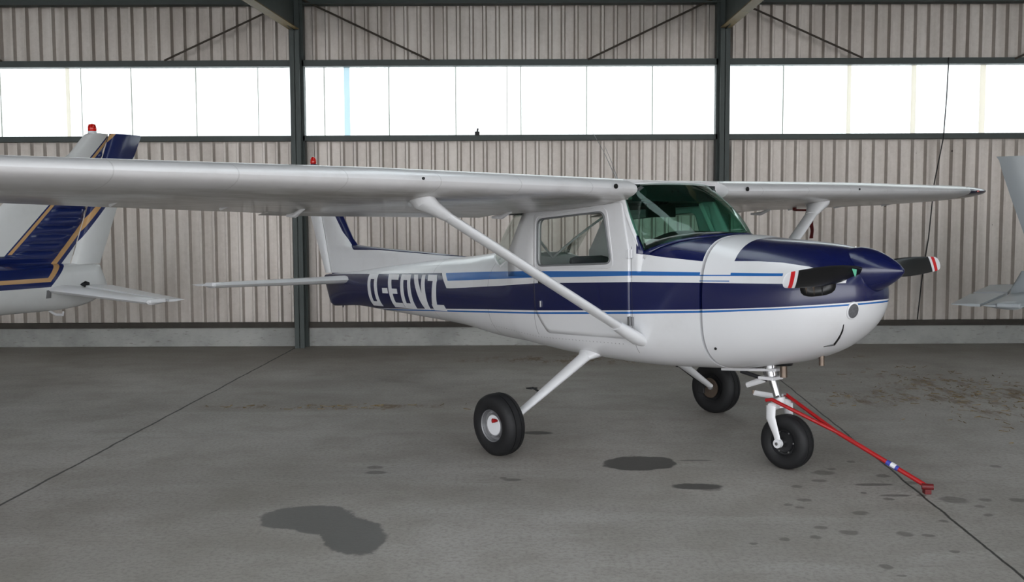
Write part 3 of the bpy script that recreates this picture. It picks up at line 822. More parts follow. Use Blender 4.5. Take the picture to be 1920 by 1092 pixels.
for sd in (-1, 1):
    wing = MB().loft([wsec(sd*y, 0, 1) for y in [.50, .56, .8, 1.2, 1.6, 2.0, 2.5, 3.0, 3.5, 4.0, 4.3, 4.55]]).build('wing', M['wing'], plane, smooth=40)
    # drooped navy-edged tip
    tip = []
    for k in range(9):
        t = k / 8; y = 4.55 + .53*math.sin(t*PI/2); sc = math.sqrt(max(0.0, 1 - t**2.2)) * .98 + .02
        s = wsec(sd*y); xle, zle, ch, inc = wing_params(y); cx = xle - ch*.55; zc = zle - ch*.45*math.sin(inc) + .065*t
        tip.append([(cx + (p[0]-cx)*(.78 + .22*math.sqrt(max(0, 1-t*t))), p[1], zc + (p[2]-zc)*sc) for p in s])
    MB().loft(tip).build('wing_tip', M['navy'], wing, smooth=50)
    MB().tube([wpt(sd*4.72, .0, .0), wpt(sd*4.77, .01, .0)], [.010, .014], 8).build('navigation_light', M['redlens'] if sd > 0 else M['chrome'], wing, smooth=1)
    # flap and aileron: thin trailing panels just under / behind the wing skin
    def panel(y0, y1, name, droop, col, x0=.735):
        rr = []
        for i in range(5):
            y = sd*(y0 + (y1-y0)*i/4); xle, zle, ch, inc = wing_params(abs(y))
            L = ch*(1.004-x0); o_ = []
            for a, h in ((0, .0), (.15, .018), (.5, .012), (1, .002), (1, -.002), (.5, -.014), (.15, -.030), (0, -.016)):
                X = x0*ch + a*L*math.cos(droop); Z = -a*L*math.sin(droop) + h
                o_.append((xle - X*math.cos(inc), y, zle - X*math.sin(inc) + Z + (.018 - .012)))
            rr.append(o_)
        return MB().loft(rr).build(name, col, wing, smooth=40)
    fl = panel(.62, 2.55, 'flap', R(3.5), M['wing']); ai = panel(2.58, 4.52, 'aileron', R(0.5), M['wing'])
    for y in (.75, 2.5):
        a = wpt(sd*y, .66, -.035); b = wpt(sd*y, .80, -.055)
        MB().tube([a, (a+b)/2 + Vector((0, 0, -.02)), b], [.012, .018, .01], 8).build('flap_bracket', M['white'], fl, smooth=1)
    for y in (3.0, 3.7, 4.5):
        a = wpt(sd*y, .68, -.02); b = wpt(sd*y, .78, -.03)
        MB().tube([a, b], .01, 6).build('aileron_hinge', M['white'], ai, smooth=1)
    # small round opening in the root leading edge
    MB().lathe([(.001, -.002), (.017, -.002), (.017, .006), (.001, .006)], Matrix.Translation(wpt(sd*.72, 0, .0) + Vector((.006, 0, .012))) @ Matrix.Rotation(PI/2, 4, 'Y'), 16).build('cabin_air_intake', M['black'], wing)
    MB().lathe([(.001, -.002), (.009, -.002), (.009, .004), (.001, .004)], Matrix.Translation(wpt(sd*2.3, 0, .0) + Vector((.002, 0, .012))) @ Matrix.Rotation(PI/2, 4, 'Y'), 12).build('stall_vent', M['dark'], wing)
    MB().tube([wpt(sd*.50, .0, .01) + Vector((.0, 0, 0)), wpt(sd*.56, .0, .01)], [.10, .10], 4).v
    # root cuff around the leading edge
    # strut
    top = Vector((-.845, sd*2.12, 1.775)); bot = Vector((-.555, sd*.518, .80))
    strut = empty('wing_strut', None, plane)
    MB().tube([bot, top], .058, 20, flat=.46, side=(1, 0, 0)).build('strut_tube', M['white'], strut, smooth=1)
    d = (top - bot).normalized()
    MB().tube([top - d*.20, top - d*.10, top - d*.02, top + Vector((-.02, 0, .06))], [.056, .075, .105, .13], 20, flat=.55, side=(1, 0, 0)).build('upper_fairing', M['white'], strut, smooth=1)
    MB().tube([bot + d*.22, bot + d*.08, bot + d*.01, bot - d*.05 + Vector((0, -sd*.01, 0))], [.059, .068, .070, .045], 20, flat=.62, side=(1, 0, 0)).build('lower_fairing', M['white'], strut, smooth=1)
# centre section of the wing over the cabin (metal skin behind the windshield top)
rr = []
for y in (-.51, -.3, -.1, .1, .3, .51):
    s = wsec(y, .07, 1.0); rr.append([(p[0], y, 1.77 if (p[2] < 1.77) else p[2] - (.0)) if i > 0 else p for i, p in enumerate(s)])
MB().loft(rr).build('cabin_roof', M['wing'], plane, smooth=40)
# whip aerials on the roof
for (x, y, dx, h) in ((-1.05, -.18, -.30, .46), (-1.35, .15, -.16, .33)):
    MB().tube([(x, y, 1.93), (x + dx*.5, y, 1.93 + h*.55), (x + dx, y, 1.93 + h)], [.0035, .0022, .0014], 6).build('whip_aerial', M['gasket'], plane, smooth=1)

# ------------------------------------------------------------------ tail
def airfoil_slab(secs, n=14, bead=None):
    # secs: (z, xLE, xTE, thickness)  vertical surface
    rr = []
    for z, a, b, th in secs:
        o = []
        for k in range(2*n):
            if k < n: t = k/(n); s = 1
            else: t = 1 - (k-n)/n; s = -1
            x = a + (b-a)*t; h = th/2*(2.6*math.sqrt(max(t,0))*(1-t) + .12*t*(1-t))
            if bead: h += bead(x, z)
            o.append((x, s*h, z))
        rr.append(o)
    return rr
hinge = lambda z: -5.665 - (z - 1.22) * .275
fsec = []
for z, le in ((1.19, -3.05), (1.30, -3.05), (1.385, -3.10), (1.405, -3.35), (1.44, -3.8), (1.48, -4.4), (1.515, -4.9), (1.535, -5.10), (1.60, -5.185), (1.7, -5.265), (1.8, -5.34), (2.0, -5.505), (2.2, -5.67), (2.38, -5.82), (2.44, -5.90)):
    tail_th = .10 if z < 1.6 else .095
    fsec.append((z, le, hinge(z), tail_th))
fin = MB().loft(airfoil_slab(fsec)).build('fin', M['fin'], plane, smooth=40)
rsec = [(z, hinge(z) - .012, te, .05) for z, te in ((1.235, -5.81), (1.6, -5.985), (1.82, -6.08), (2.1, -6.18), (2.35, -6.26), (2.44, -6.24))]
MB().loft(airfoil_slab(rsec)).build('rudder', M['white'], fin, smooth=40)
bq = empty('beacon_light', Matrix.Translation((-6.0, 0, 2.44)), fin)
MB().lathe([(.001, 0), (.045, 0), (.045, .018), (.03, .03), (.001, .03)], Matrix.Identity(4), 20).build('beacon_base', M['navy'], bq, smooth=1)
MB().lathe([(.03, .028), (.034, .04), (.033, .075), (.022, .1), (.001, .11)], Matrix.Identity(4), 20).build('beacon_lens', M['redlens'], bq, smooth=1)
def stab(sd, par, z=1.165, x0=-5.12, x1=-5.98, tx0=-5.33, tx1=-5.93, span=1.52, mat=M['white'], dz=.0, y0=.04):
    def sec(y, a, b, th, zz):
        o = []
        n = 12
        for k in range(2*n):
            if k < n: t = k/n; s = 1
            else: t = 1-(k-n)/n; s = -1
            o.append((a+(b-a)*t, sd*y, zz + s*th/2*2.6*math.sqrt(max(t, 0))*(1-t)))
        return o
    hx = lambda t: (x0 + (x1-x0)*.58)*(1-t) + (tx0 + (tx1-tx0)*.58)*t
    rr = []
    for i in range(7):
        t = i/6; y = y0 + (span-y0-.02)*t; rr.append(sec(y, x0+(tx0-x0)*t, hx(t), .085-.03*t, z + dz*t))
    rr.append(sec(span, tx0-.06, hx(1), .02, z + dz))
    s = MB().loft(rr).build('horizontal_stabilizer', mat, par, smooth=40)
    rr = []
    for i in range(7):
        t = i/6; y = y0 + .04 + (span-.04-y0-.02)*t
        o = []
        for k, (u, h) in enumerate(((0, .018), (.3, .02), (1, .002), (1, -.002), (.3, -.02), (0, -.018))):
            o.append((hx(t) - .012 + ((x1 + (tx1-x1)*t) - hx(t))*u, sd*y, z + dz*t + h*(1-.4*t)))
        rr.append(o)
    e = MB().loft(rr).build('elevator', mat, s, smooth=40)
    MB().box(tx0 - .02, tx0 - .20, sd*(span-.09), sd*(span+.015), z + dz - .012, z + dz + .028).build('balance_horn', mat, e, bevel=.012)
    return s
for sd in (-1, 1): stab(sd, plane)
# tail end cap and tie down
MB().tube([(-5.45, 0, .90), (-5.45, 0, .855)], .008, 8).build('tail_tie_down', M['dark'], plane, smooth=1)

# registration letters
strokes = {
'O': [((0,0,.30,1)), ((.70,0,1,1)), ((.30,0,.70,.15)), ((.30,.84,.70,1))],
'E': [(0,0,.32,1), (.32,0,1,.15), (.32,.42,.80,.57), (.32,.84,1,1)],
'-': [(0,.42,1,.58)],
}
# glyph cell in airframe x: (left at top, right at top, left at bottom, right at bottom); letters lean back
ZT, ZB_ = 1.232, .905
cells = [('O', -4.66, -4.455, -4.62, -4.40), ('-', -4.335, -4.245, -4.295, -4.155), ('E', -4.217, -4.003, -4.133, -3.915), ('O', -3.95, -3.762, -3.91, -3.68),
         ('V', -3.70, -3.48, -3.612, -3.369), ('Z', -3.423, -3.262, -3.33, -3.09)]
def reg(sd):
    mb = MB()
    def P(cell, u, v):
        _, lt, rt, lb, rb = cell
        xt = lt + (rt-lt)*u; xb = lb + (rb-lb)*u
        x = xb + (xt-xb)*v; z = ZB_ + (ZT-ZB_)*v
        return x, z
    def quadgrid(cell, c4, nu=4, nv=8):
        rows = []
        for j in range(nv+1):
            v = j/nv; row = []
            for i in range(nu+1):
                u = i/nu
                a = [c4[0][k] + (c4[1][k]-c4[0][k])*u for k in (0, 1)]; b = [c4[3][k] + (c4[2][k]-c4[3][k])*u for k in (0, 1)]
                x, z = P(cell, a[0] + (b[0]-a[0])*v, a[1] + (b[1]-a[1])*v)
                row.append(Vector((x, sd*(sy(x, z) + .0035), z)))
            rows.append(row)
        mb.loft(rows, cap=False, closed=False)
    for cell in cells:
        g = cell[0]
        if g in strokes:
            for a, b, c, d in strokes[g]: quadgrid(cell, [(a, b), (c, b), (c, d), (a, d)])
        elif g == 'V':
            quadgrid(cell, [(.42, 0), (.82, 0), (.34, 1), (0, 1)]); quadgrid(cell, [(.50, 0), (.84, 0), (1, 1), (.72, 1)])
        else:
            quadgrid(cell, [(0, .83), (1, .83), (1, 1), (0, 1)]); quadgrid(cell, [(0, 0), (1, 0), (1, .17), (0, .17)])
            quadgrid(cell, [(0, .1), (.38, .1), (1, .9), (.60, .9)])
    o = mb.build('registration_letters', M['decal_white'], fus)
    m = o.modifiers.new('s', 'SOLIDIFY'); m.thickness = .002
    o['label'] = 'white registration letters D-EOVZ'
reg(-1); reg(1)

# ------------------------------------------------------------------ landing gear
def tyre_profile(r, w, groove=True):
    # (radius, axial) closed profile
    rim = r * .49; out = []
    pts = [(rim, -.36*w), (rim*1.15, -.43*w), (r*.72, -.5*w), (r*.88, -.46*w), (r*.965, -.36*w), (r*.992, -.25*w)]
    tread = [(r, -.20*w), (r, -.17*w), (r*.965, -.165*w), (r*.965, -.135*w), (r, -.13*w), (r, -.03*w)]
    if not groove: tread = [(r, -.2*w), (r, -.03*w)]
    half = pts + tread
    return half + [(a, -b) for a, b in half[::-1]]
def axle_frame(p_world, axis_world, up=Vector((0, 0, 1))):
    z = axis_world.normalized(); x = up.cross(z).normalized(); y = z.cross(x)
    m = Matrix((x, y, z)).transposed().to_4x4(); m.translation = p_world; return m
def wheel(world_pos, axis_w, r, w, par, hubcap=True, cover='alloy'):
    e = empty('wheel', AIR @ axle_frame(Vector(world_pos), Vector(axis_w)) if par == plane else axle_frame(Vector(world_pos), Vector(axis_w)), par)
    prof = tyre_profile(r, w); n = 56
    rings = [[(a*math.cos(2*PI*k/n), a*math.sin(2*PI*k/n), b) for k in range(n)] for a, b in prof]
    mb = MB(); mb.loft(rings + [rings[0]], cap=False); mb.build('tyre', M['rubber'], e, smooth=35)
    rim = r*.50
    mb = MB().lathe([(.001, .15*w), (.03, .17*w), (.032, .24*w), (rim*.55, .25*w), (rim*.72, .30*w), (rim*.80, .20*w), (rim*.93, .22*w), (rim, .40*w), (rim*1.04, .42*w), (rim*1.02, .36*w),
                     (rim*.95, -.36*w), (rim*1.04, -.42*w), (rim, -.40*w), (rim*.9, -.2*w), (rim*.6, -.15*w), (.001, -.15*w)], Matrix.Identity(4), 40)
    hub = mb.build('rim', M[cover], e, smooth=35)
    if hubcap:
        MB().lathe([(.001, .325*w), (rim*.30, .325*w), (rim*.62, .31*w), (rim*.66, .28*w), (.001, .26*w)], Matrix.Identity(4), 32).build('hub_cap', M['decal_white'] if cover == 'alloy' else M['alloy'], hub, smooth=40)
    for k in range(6):
        a = 2*PI*k/6
        MB().lathe([(.001, 0), (.007, 0), (.007, .008), (.001, .008)], Matrix.Translation((rim*.80*math.cos(a), rim*.80*math.sin(a), .20*w)), 6).build('wheel_bolt', M['chrome'], hub)
    return e, hub
def Wd(x, y, z): return ROOT @ Vector((x, y, z))
RW = .222; WW = .165
axle = (ROOT.to_3x3() @ Vector((0, 1, 0))).normalized()
camber = .05
wc = {}
for sd in (-1, 1):
    # hub centre: world height equals the tyre radius
    c = Wd(-1.27, sd*1.215 if sd < 0 else 1.19, .2); c.z = RW * .985
    ax = (axle*sd + Vector((0, 0, -camber))).normalized()      # outward axis
    w_, hub = wheel(c, ax, RW, WW, plane, True, 'alloy' if sd < 0 else 'dark'); wc[sd] = AIR @ c
    if sd < 0:
        MB().tube([(.045, .040, .052), (.052, .046, .075), (.045, .048, .095)], [.009, .014, .016], 8).build('valve_cap', M['red'], hub, smooth=1, label='red valve cap')
        v = [o for o in hub.children if o.name.startswith('valve_cap')]
    hx = wc[sd]
    a = Vector((-1.20, sd*.36, .665)); b = Vector((hx.x + .02, sd*(abs(hx.y) - .085), hx.z + .01))
    leg = MB().tube([a, a.lerp(b, .33), a.lerp(b, .66), a.lerp(b, .97)], [.062, .053, .043, .034], 16, flat=.6, side=(1, 0, 0)).build('main_gear_leg', M['white'], plane, smooth=1)
    MB().tube([a.lerp(b, -.12), a.lerp(b, .0), a.lerp(b, .05), a.lerp(b, .09)], [.15, .125, .09, .064], 18, flat=.45, side=(1, 0, 0)).build('leg_fairing', M['white'], leg, smooth=1)
    m = a.lerp(b, .62)
    MB().tube([m + Vector((-.02, 0, .01)), m + Vector((-.10, 0, .035))], .008, 6).box(m.x-.14, m.x-.08, m.y-.03, m.y+.03, m.z+.028, m.z+.036).build('step', M['dark'], leg)
    bl = [a.lerp(b, k) + Vector((-.035, 0, -.022)) for k in (.2, .5, .8, .95)]
    MB().tube(bl, .006, 6).build('brake_line', M['dark'], leg, smooth=1)
    MB().tube([b + Vector((0, sd*-.02, 0)), wc[sd] + Vector((0, sd*.02, 0))], .022, 12).build('axle', M['alloy'], leg, smooth=1)
    # brake disc and caliper inboard
    iw = wc[sd] - Vector((0, sd*.075, 0))
    MB().lathe([(.02, 0), (.085, 0), (.085, .008), (.02, .008)], Matrix.Translation(iw) @ Matrix.Rotation(PI/2, 4, 'X'), 28).build('brake_disc', M['exhaust'], leg, smooth=1)
    MB().box(iw.x-.12, iw.x-.05, iw.y-.03, iw.y+.03, iw.z-.05, iw.z+.04).build('brake_caliper', M['dark'], leg, bevel=.006)

# nose gear
ng = empty('nose_gear', None, plane)
NW = Wd(.285, 0, .16); NR = .182; NW.z = NR * .985
nwc = AIR @ NW
w_, hub = wheel(NW, -axle, NR, .135, plane, False, 'dark')
topn = Vector((.155, 0, .60)); up = (topn - nwc).normalized()
crown = nwc + Vector((-.055, 0, .235))
MB().tube([topn + Vector((0, 0, .05)), topn, topn - Vector((-.012, 0, .05))], [.05, .05, .046], 20).build('strut_collar', M['chrome'], ng, smooth=1)
MB().prism([(-.22, -.05, .565), (.24, -.05, .592), (.24, -.05, .612), (-.22, -.05, .585)], (0, .10, 0)).box(.10, .22, -.06, .06, .530, .552).build('steering_plate', M['white'], ng, bevel=.004)
MB().tube([topn, crown + Vector((0, 0, .02))], [.030, .028], 18).build('oleo_strut', M['chrome'], ng, smooth=1)
MB().tube([crown + Vector((0, 0, .06)), crown - Vector((0, 0, .01))], [.036, .040], 18).build('strut_sleeve', M['white'], ng, smooth=1)
# fork: blades either side of the tyre
fk = MB()
fk.tube([crown + Vector((0, -.10, .0)), crown + Vector((0, 0, .02)), crown + Vector((0, .10, .0))], [.03, .04, .03], 12, flat=.8)
for s in (-1, 1):
    fk.tube([crown + Vector((0, s*.095, .01)), crown + Vector((.0, s*.10, -.07)), nwc + Vector((-.015, s*.098, .06)), nwc + Vector((0, s*.095, .0))], [.038, .036, .024, .022], 12, flat=.45, side=(1, 0, 0))
    fk.lathe([(.001, -.014), (.030, -.014), (.030, .014), (.001, .014)], Matrix.Translation(nwc + Vector((0, s*.10, 0))) @ Matrix.Rotation(PI/2, 4, 'X'), 20)
fk.build('fork', M['white'], ng, smooth=40)
MB().tube([nwc + Vector((0, -.122, 0)), nwc + Vector((0, .122, 0))], .011, 10).build('axle_bolt', M['chrome'], ng, smooth=1)
# torque links behind the strut
k0 = topn + Vector((-.01, 0, -.07)); k1 = Vector((-.03, 0, .475)); k2 = Vector((-.035, 0, .44)); k3 = crown + Vector((0, 0, .06))
for s in (-1, 1):
    pass
MB().tube([k0 + Vector((-.02, -.02, 0)), k1 + Vector((0, -.012, .0))], [.022, .018], 8, flat=.5).build('torque_link', M['white'], ng, smooth=1)
MB().tube([k1 + Vector((.05, 0, -.03)), Vector((.02, 0, .42)), ], [.012, .012], 8).build('link_pin', M['exhaust'], ng, smooth=1)
MB().tube([Vector((.02, 0, .425)), k3 + Vector((-.02, -.01, .0))], [.018, .02], 8, flat=.5).build('torque_link', M['white'], ng, smooth=1)
MB().tube([Vector((.15, -.03, .53)), Vector((-.06, -.03, .57))], .014, 8).build('shimmy_damper', M['dark'], ng, smooth=1)

# tow bar, hooked on the fork; world coordinates
tb = empty('tow_bar', Matrix.Translation((2.507, 6.03, 0)))
tag(tb, 'red tubular tow bar hooked to the nose wheel fork, handle resting on the floor', 'tow bar')
tinv = tb.matrix_world.inverted() if False else Matrix.Translation((-2.507, -6.03, 0))
A1 = ROOT @ Vector((.239, -.10, .412)); A2 = ROOT @ Vector((.212, .10, .418))
end = Vector((2.507, 6.03, .045))
J = Vector((2.38, 6.62, .19))
def apx(z, y):   # along the handle
    return None
jn_ = A1.lerp(end, .52); 
J = A1.lerp(A2, .5).lerp(end, .42)
MB().tube([tinv @ (A1 + Vector((-.03, .03, -.01))), tinv @ A1, tinv @ (A1.lerp(J, .5) + Vector((0, 0, 0))), tinv @ J], .0125, 10).build('tow_fork_arm', M['red'], tb, smooth=1)
MB().tube([tinv @ (A2 + Vector((-.03, -.03, -.01))), tinv @ A2, tinv @ J], .0125, 10).build('tow_fork_arm', M['red'], tb, smooth=1)
MB().tube([tinv @ J, tinv @ end], .0145, 12).build('tow_shaft', M['red'], tb, smooth=1)
p, q = J.lerp(end, .56), J.lerp(end, .69)
MB().tube([tinv @ p, tinv @ q], .0165, 12).build('tow_label', M['decal_blue'], tb, smooth=1, label='blue and white printed sticker')
MB().tube([tinv @ p.lerp(q, .35) + Vector((0, -.003, .002)), tinv @ p.lerp(q, .75) + Vector((0, -.003, .002))], .0168, 12).build('label_text', M['decal_white'], tb, smooth=1)
cr = Vector((.032, -.008, 0))
MB().tube([tinv @ end - cr, tinv @ end + cr], .019, 12).build('tow_handle', M['dkred'], tb, smooth=1)
MB().box(-.02, .02, -.015, .03, 0.0, .03).build('handle_foot', M['dkred'], tb, bevel=.004)
for A in (A1, A2):
    tow = ROOT @ (crown + Vector((.01, 0, .07)))
    MB().tube([tinv @ A, tinv @ A.lerp(tow, .75)], .009, 8).build('hook_pin', M['chrome'], tb, smooth=1)

# pitot tube on the far wing's lower side with its red cover and ribbon
pc = empty('pitot_cover', ROOT @ Matrix.Translation((-1.17, 2.42, 1.74)))
tag(pc, 'dark red pitot tube cover with ribbon hanging below the far wing', 'pitot cover')
MB().tube([(-.13, 0, .06), (-.13, 0, -.0), (.05, 0, -.01)], .010, 8).build('pitot_sleeve', M['dkred'], pc, smooth=1)
MB().box(-.145, -.115, -.012, .012, -.005, .075).build('cover_clip', M['dkred'], pc, bevel=.003)
rb = MB(); rr = []
for k in range(13):
    z = -.005 - .022*k; w = .022; tw = .3*math.sin(k*.5)
    rr.append([(.05 + .006*math.sin(k*.9) + w*math.cos(tw), w*math.sin(tw)-.001, z), (.05 + .006*math.sin(k*.9) - w*math.cos(tw), -w*math.sin(tw)-.001, z), (.05 + .006*math.sin(k*.9) - w*math.cos(tw), -w*math.sin(tw)+.001, z), (.05 + .006*math.sin(k*.9) + w*math.cos(tw), w*math.sin(tw)+.001, z)])
rb.loft(rr).build('ribbon', M['dkred'], pc)

# ------------------------------------------------------------------ neighbouring aeroplanes
N_REAR = [(.90, .80), (.967, .71), (1.18, .497), (1.829, -.064), (2.399, -.452), (2.9, -.70)]
N_FRONT = [(.90, 5.9), (1.29, 5.9), (1.30, 1.108), (1.836, .601), (2.604, -.13), (2.9, -.41)]
def tail_paint():
    t = NT('gold_trimmed_paint'); co = t.coord(); X, Y, Z = t.sep(co)
    def AND(a, b): return t.math('MULTIPLY', a, b)
    gt = lambda a, b: t.math('GREATER_THAN', a, b); lt = lambda a, b: t.math('LESS_THAN', a, b)
    rear = t.curve(Z, N_REAR, (-2, 7)); front = t.curve(Z, N_FRONT, (-2, 7))
    s = t.math('SUBTRACT', X, rear); e = t.math('SUBTRACT', front, X)
    inb = AND(AND(gt(s, 0.0), gt(e, 0.0)), gt(Z, .981))
    col = _dirty(t, co, rgb(208, 209, 208), rgb(165, 163, 158), 3, .3)
    col = t.mix(inb, col, rgb(20, 34, 86))
    edge = t.smooth(s, .0, .02)
    g1 = AND(gt(s, .055), lt(s, .125)); g1 = AND(g1, AND(gt(Z, 1.035), lt(Z, 2.25)))
    g2 = AND(AND(gt(e, .022), lt(e, .065)), gt(Z, 1.32))
    g3 = AND(AND(gt(Z, 1.035), lt(Z, 1.077)), gt(s, .06))
    col = t.mix(AND(t.math('MAXIMUM', t.math('MAXIMUM', g1, g2), g3), inb), col, rgb(188, 148, 100))
    # pressed beads of the fin skin
    fr = t.math('FRACT', t.math('MULTIPLY', Z, 11.2))
    wv = t.math('ABSOLUTE', t.math('SUBTRACT', fr, .5))
    hgt = t.math('SUBTRACT', 1.0, t.math('POWER', t.math('MULTIPLY', wv, 2.0), 2.0))
    return t.pbsdf(col, .22, 0, .5, coat=.5)
M['tail'] = tail_paint()
M['tailgrey'] = plain('pale_grey_paint', rgb(150, 155, 158), .4, 0, .5, .05, 4, .2)

def pwl(v, P):
    for (a, x), (b, y) in zip(P, P[1:]):
        if v <= b: return x + (y-x)*(v-a)/(b-a)
    return P[-1][1]
def fin_bead(x, z):
    if z < 1.24: return 0
    r, f = pwl(z, N_REAR) + .13, pwl(z, N_FRONT) - .07
    if x < r or x > f: return 0
    e = min(1, (x - r) / .05, (f - x) / .05); ph = (z * 11.2) % 1
    return .022 * e * math.sqrt(max(0, 1 - (2*ph - 1)**2))
def neighbour(F, tb, paint, white, label, fin_secs, rud_secs, stab_kw, cab, wingx, beacon, gearx, navy_top=True):
    r = empty('aeroplane', F); tag(r, label, 'aeroplane')
    FI = F.inverted()
    xs = frange(tb[0][0], tb[-1][0], .08)
    # dense near the ends
    MB().loft([ring(x, tb, 48) for x in xs]).build('fuselage', paint, r, smooth=40)
    fo = MB().loft(airfoil_slab(fin_secs, 28, fin_bead if beacon else None)).build('fin', paint, r, smooth=60)
    MB().loft(airfoil_slab(rud_secs)).build('rudder', paint, fo, smooth=30)
    if beacon:
        b = empty('beacon_light', Matrix.Translation(beacon), fo)
        MB().lathe([(.001, -.02), (.05, -.02), (.045, .012), (.001, .012)], Matrix.Identity(4), 20).build('beacon_base', white, b, smooth=1)
        MB().lathe([(.04, .010), (.045, .02), (.045, .055), (.035, .085), (.001, .095)], Matrix.Identity(4), 24).build('beacon_lens', M['redlens'], b, smooth=1)
    for sd in (-1, 1): stab(sd, r, mat=white, **stab_kw)
    # cabin canopy
    c0, c1, zc = cab
    rr = []
    for i in range(15):
        t_ = i/14; x = c0 + (c1-c0)*t_; hgt = math.sin(PI*min(1, max(0, t_)))**.45 * .36
        w = st(x, tb)[0]*.92; base = st(x, tb)[2] - .12
        rr.append([(x, w*math.cos(a)*(1 - .18*math.sin(a)), base + (hgt+.1)*math.sin(a)**.8) for a in [PI*k/16 for k in range(17)]])
    MB().loft(rr, cap=False, closed=False).build('canopy', M['wsglass'], r, smooth=60)
    MB().box(c0+.3, c1-.3, -.3, .3, zc-.25, zc-.1).build('cabin_deck', M['inner'], r)
    # low wings
    for sd in (-1, 1):
        rr = []
        for i in range(6):
            y = sd*(.3 + 4.0*i/5); rr.append([(wingx - p*1.5*(1 - .25*i/5), y, .78 + .07*i/5*2 + q*1.5*(1 - .25*i/5)) for p, q in AF])
        MB().loft(rr).build('wing', white, r, smooth=40)
    # gear
    for (x, y, rad) in ((gearx, 1.3, .21), (gearx, -1.3, .21), (gearx + 2.1, 0, .18)):
        W_ = F @ Vector((x, y, 0)); W_.z = rad*.985
        e = empty('wheel', FI @ axle_frame(W_, (F.to_3x3() @ Vector((0, 1 if y >= 0 else -1, 0)))), r)
        prof = tyre_profile(rad, .14); n = 32
        rings = [[(a*math.cos(2*PI*k/n), a*math.sin(2*PI*k/n), b) for k in range(n)] for a, b in prof]
        MB().loft(rings + [rings[0]], cap=False).build('tyre', M['rubber'], e, smooth=35)
        MB().lathe([(.001, .04), (.09, .045), (.092, -.045), (.001, -.04)], Matrix.Identity(4), 24).build('rim', M['alloy'], e, smooth=35)
        l = FI @ W_
        off = (-.10 if y > 0 else .10)
        MB().tube([(x, y + off, l.z - .01), (x, y + off, .8)], .035, 12).tube([(x, y + off, l.z), (x, y, l.z)], .02, 8).build('gear_leg', white, r, smooth=1)
    # propeller and spinner
    zp = st(tb[-1][0], tb)[3]
    return r
tbL = [(-.045,.02,.93,.99,.96,2,2),(-.03,.03,.90,1.03,.96,2,2),(0.0,.055,.865,1.165,.98,2.2,2),(.06,.07,.82,1.19,.99,2.3,2),(.3,.115,.745,1.205,1.0,2.4,2.2),(.6,.17,.72,1.215,1.02,2.5,2.3),(1.1,.27,.715,1.23,1.02,2.6,2.3),
       (2.0,.40,.64,1.28,1.02,2.8,2.5),(3.0,.52,.58,1.36,1.02,3,2.8),(4.2,.56,.52,1.40,1.0,3,2.8),(5.2,.54,.5,1.33,1.0,2.8,2.6),(6.0,.48,.55,1.24,.98,2.5,2.5),(6.5,.36,.62,1.16,.96,2.2,2.2),(6.75,.2,.74,1.08,.92,2,2),(6.82,.06,.86,.98,.92,2,2)]
FL = Matrix.Translation((-4.49, 11.1, 0)) @ Matrix.Rotation(math.atan2(-.81, -.59), 4, 'Z')
hl = lambda z: .363 - (z - 1.226) * .357
FLE = [(1.15, 2.3), (1.235, 2.25), (1.30, 1.9), (1.45, 1.55), (1.65, 1.25), (1.87, 1.03), (2.1, .74), (2.361, .345), (2.5, .225), (2.58, .155), (2.605, .10)]
fs = [(z, pwl(z, FLE), hl(z), .13 - .03*(z-1.15)/1.45) for z in frange(1.15, 2.605, .0095)]
rs = [(z, hl(z) - .012, te, .085) for z, te in ((1.195, .02), (1.5, -.095), (1.813, -.212), (2.1, -.33), (2.4, -.452), (2.6, -.535), (2.612, -.52))]
nl = neighbour(FL, tbL, M['tail'], M['white'], 'white aeroplane tail with navy fin band edged in gold, cut by the left picture edge', fs, rs,
   dict(z=.955, x0=.74, x1=-.05, tx0=.57, tx1=.15, span=1.66, dz=-.075, y0=.05), (3.2, 5.0, 1.36), 4.7, (.06, 0, 2.612), 3.9)
MB().tube([(.62, 0, .72), (.55, 0, .675), (.47, 0, .665), (.46, 0, .70)], [.012, .014, .014, .01], 8).build('tail_skid', M['white'], nl, smooth=1)
MB().tube([(.33, sy(.33, .985, tbL)+.0, .985), (.27, sy(.27, .985, tbL)+.004, .985), (.22, sy(.22, .985, tbL)+.004, .983)], [.006, .034, .022], 10, flat=.4, side=(0,0,1)).build('tail_opening', M['black'], nl, smooth=1)
pl_ = MB().prism([(x, sy(x, z, tbL) - .004, z) for x, z in ((.69, .865), (.75, .865), (.75, .95), (.69, .95))], (0, .01, 0)).build('data_plate', M['alloy'], nl, bevel=.002)

tbR = [(.33,.03,.93,1.0,.96,2,2),(.36,.05,.86,1.14,.98,2.2,2),(.5,.08,.80,1.17,.99,2.3,2),(.9,.13,.75,1.2,1.0,2.4,2.2),(1.5,.24,.72,1.22,1.02,2.6,2.3),
       (2.4,.40,.64,1.28,1.02,2.8,2.5),(3.4,.52,.58,1.36,1.02,3,2.8),(4.4,.56,.52,1.40,1.0,3,2.8),(5.4,.54,.5,1.33,1.0,2.8,2.6),(6.2,.46,.55,1.24,.98,2.5,2.5),(6.6,.34,.62,1.16,.96,2.2,2.2),(6.85,.2,.74,1.08,.92,2,2),(6.9,.06,.86,.98,.92,2,2)]
FR_ = Matrix.Translation((4.45, 9.76, 0)) @ Matrix.Rotation(math.atan2(-.52, .85), 4, 'Z')
hr = lambda z: .80 - (z - 1.15) * .30
fs = [(z, le, hr(z), .10) for z, le in ((1.12, 2.2), (1.22, 2.1), (1.35, 1.75), (1.6, 1.45), (1.9, 1.15), (2.15, .90), (2.24, .80))]
rs = [(z, hr(z) - .01, te, .06) for z, te in ((1.16, .54), (1.5, .422), (1.851, .299), (2.078, .224), (2.20, .19), (2.235, .165))]
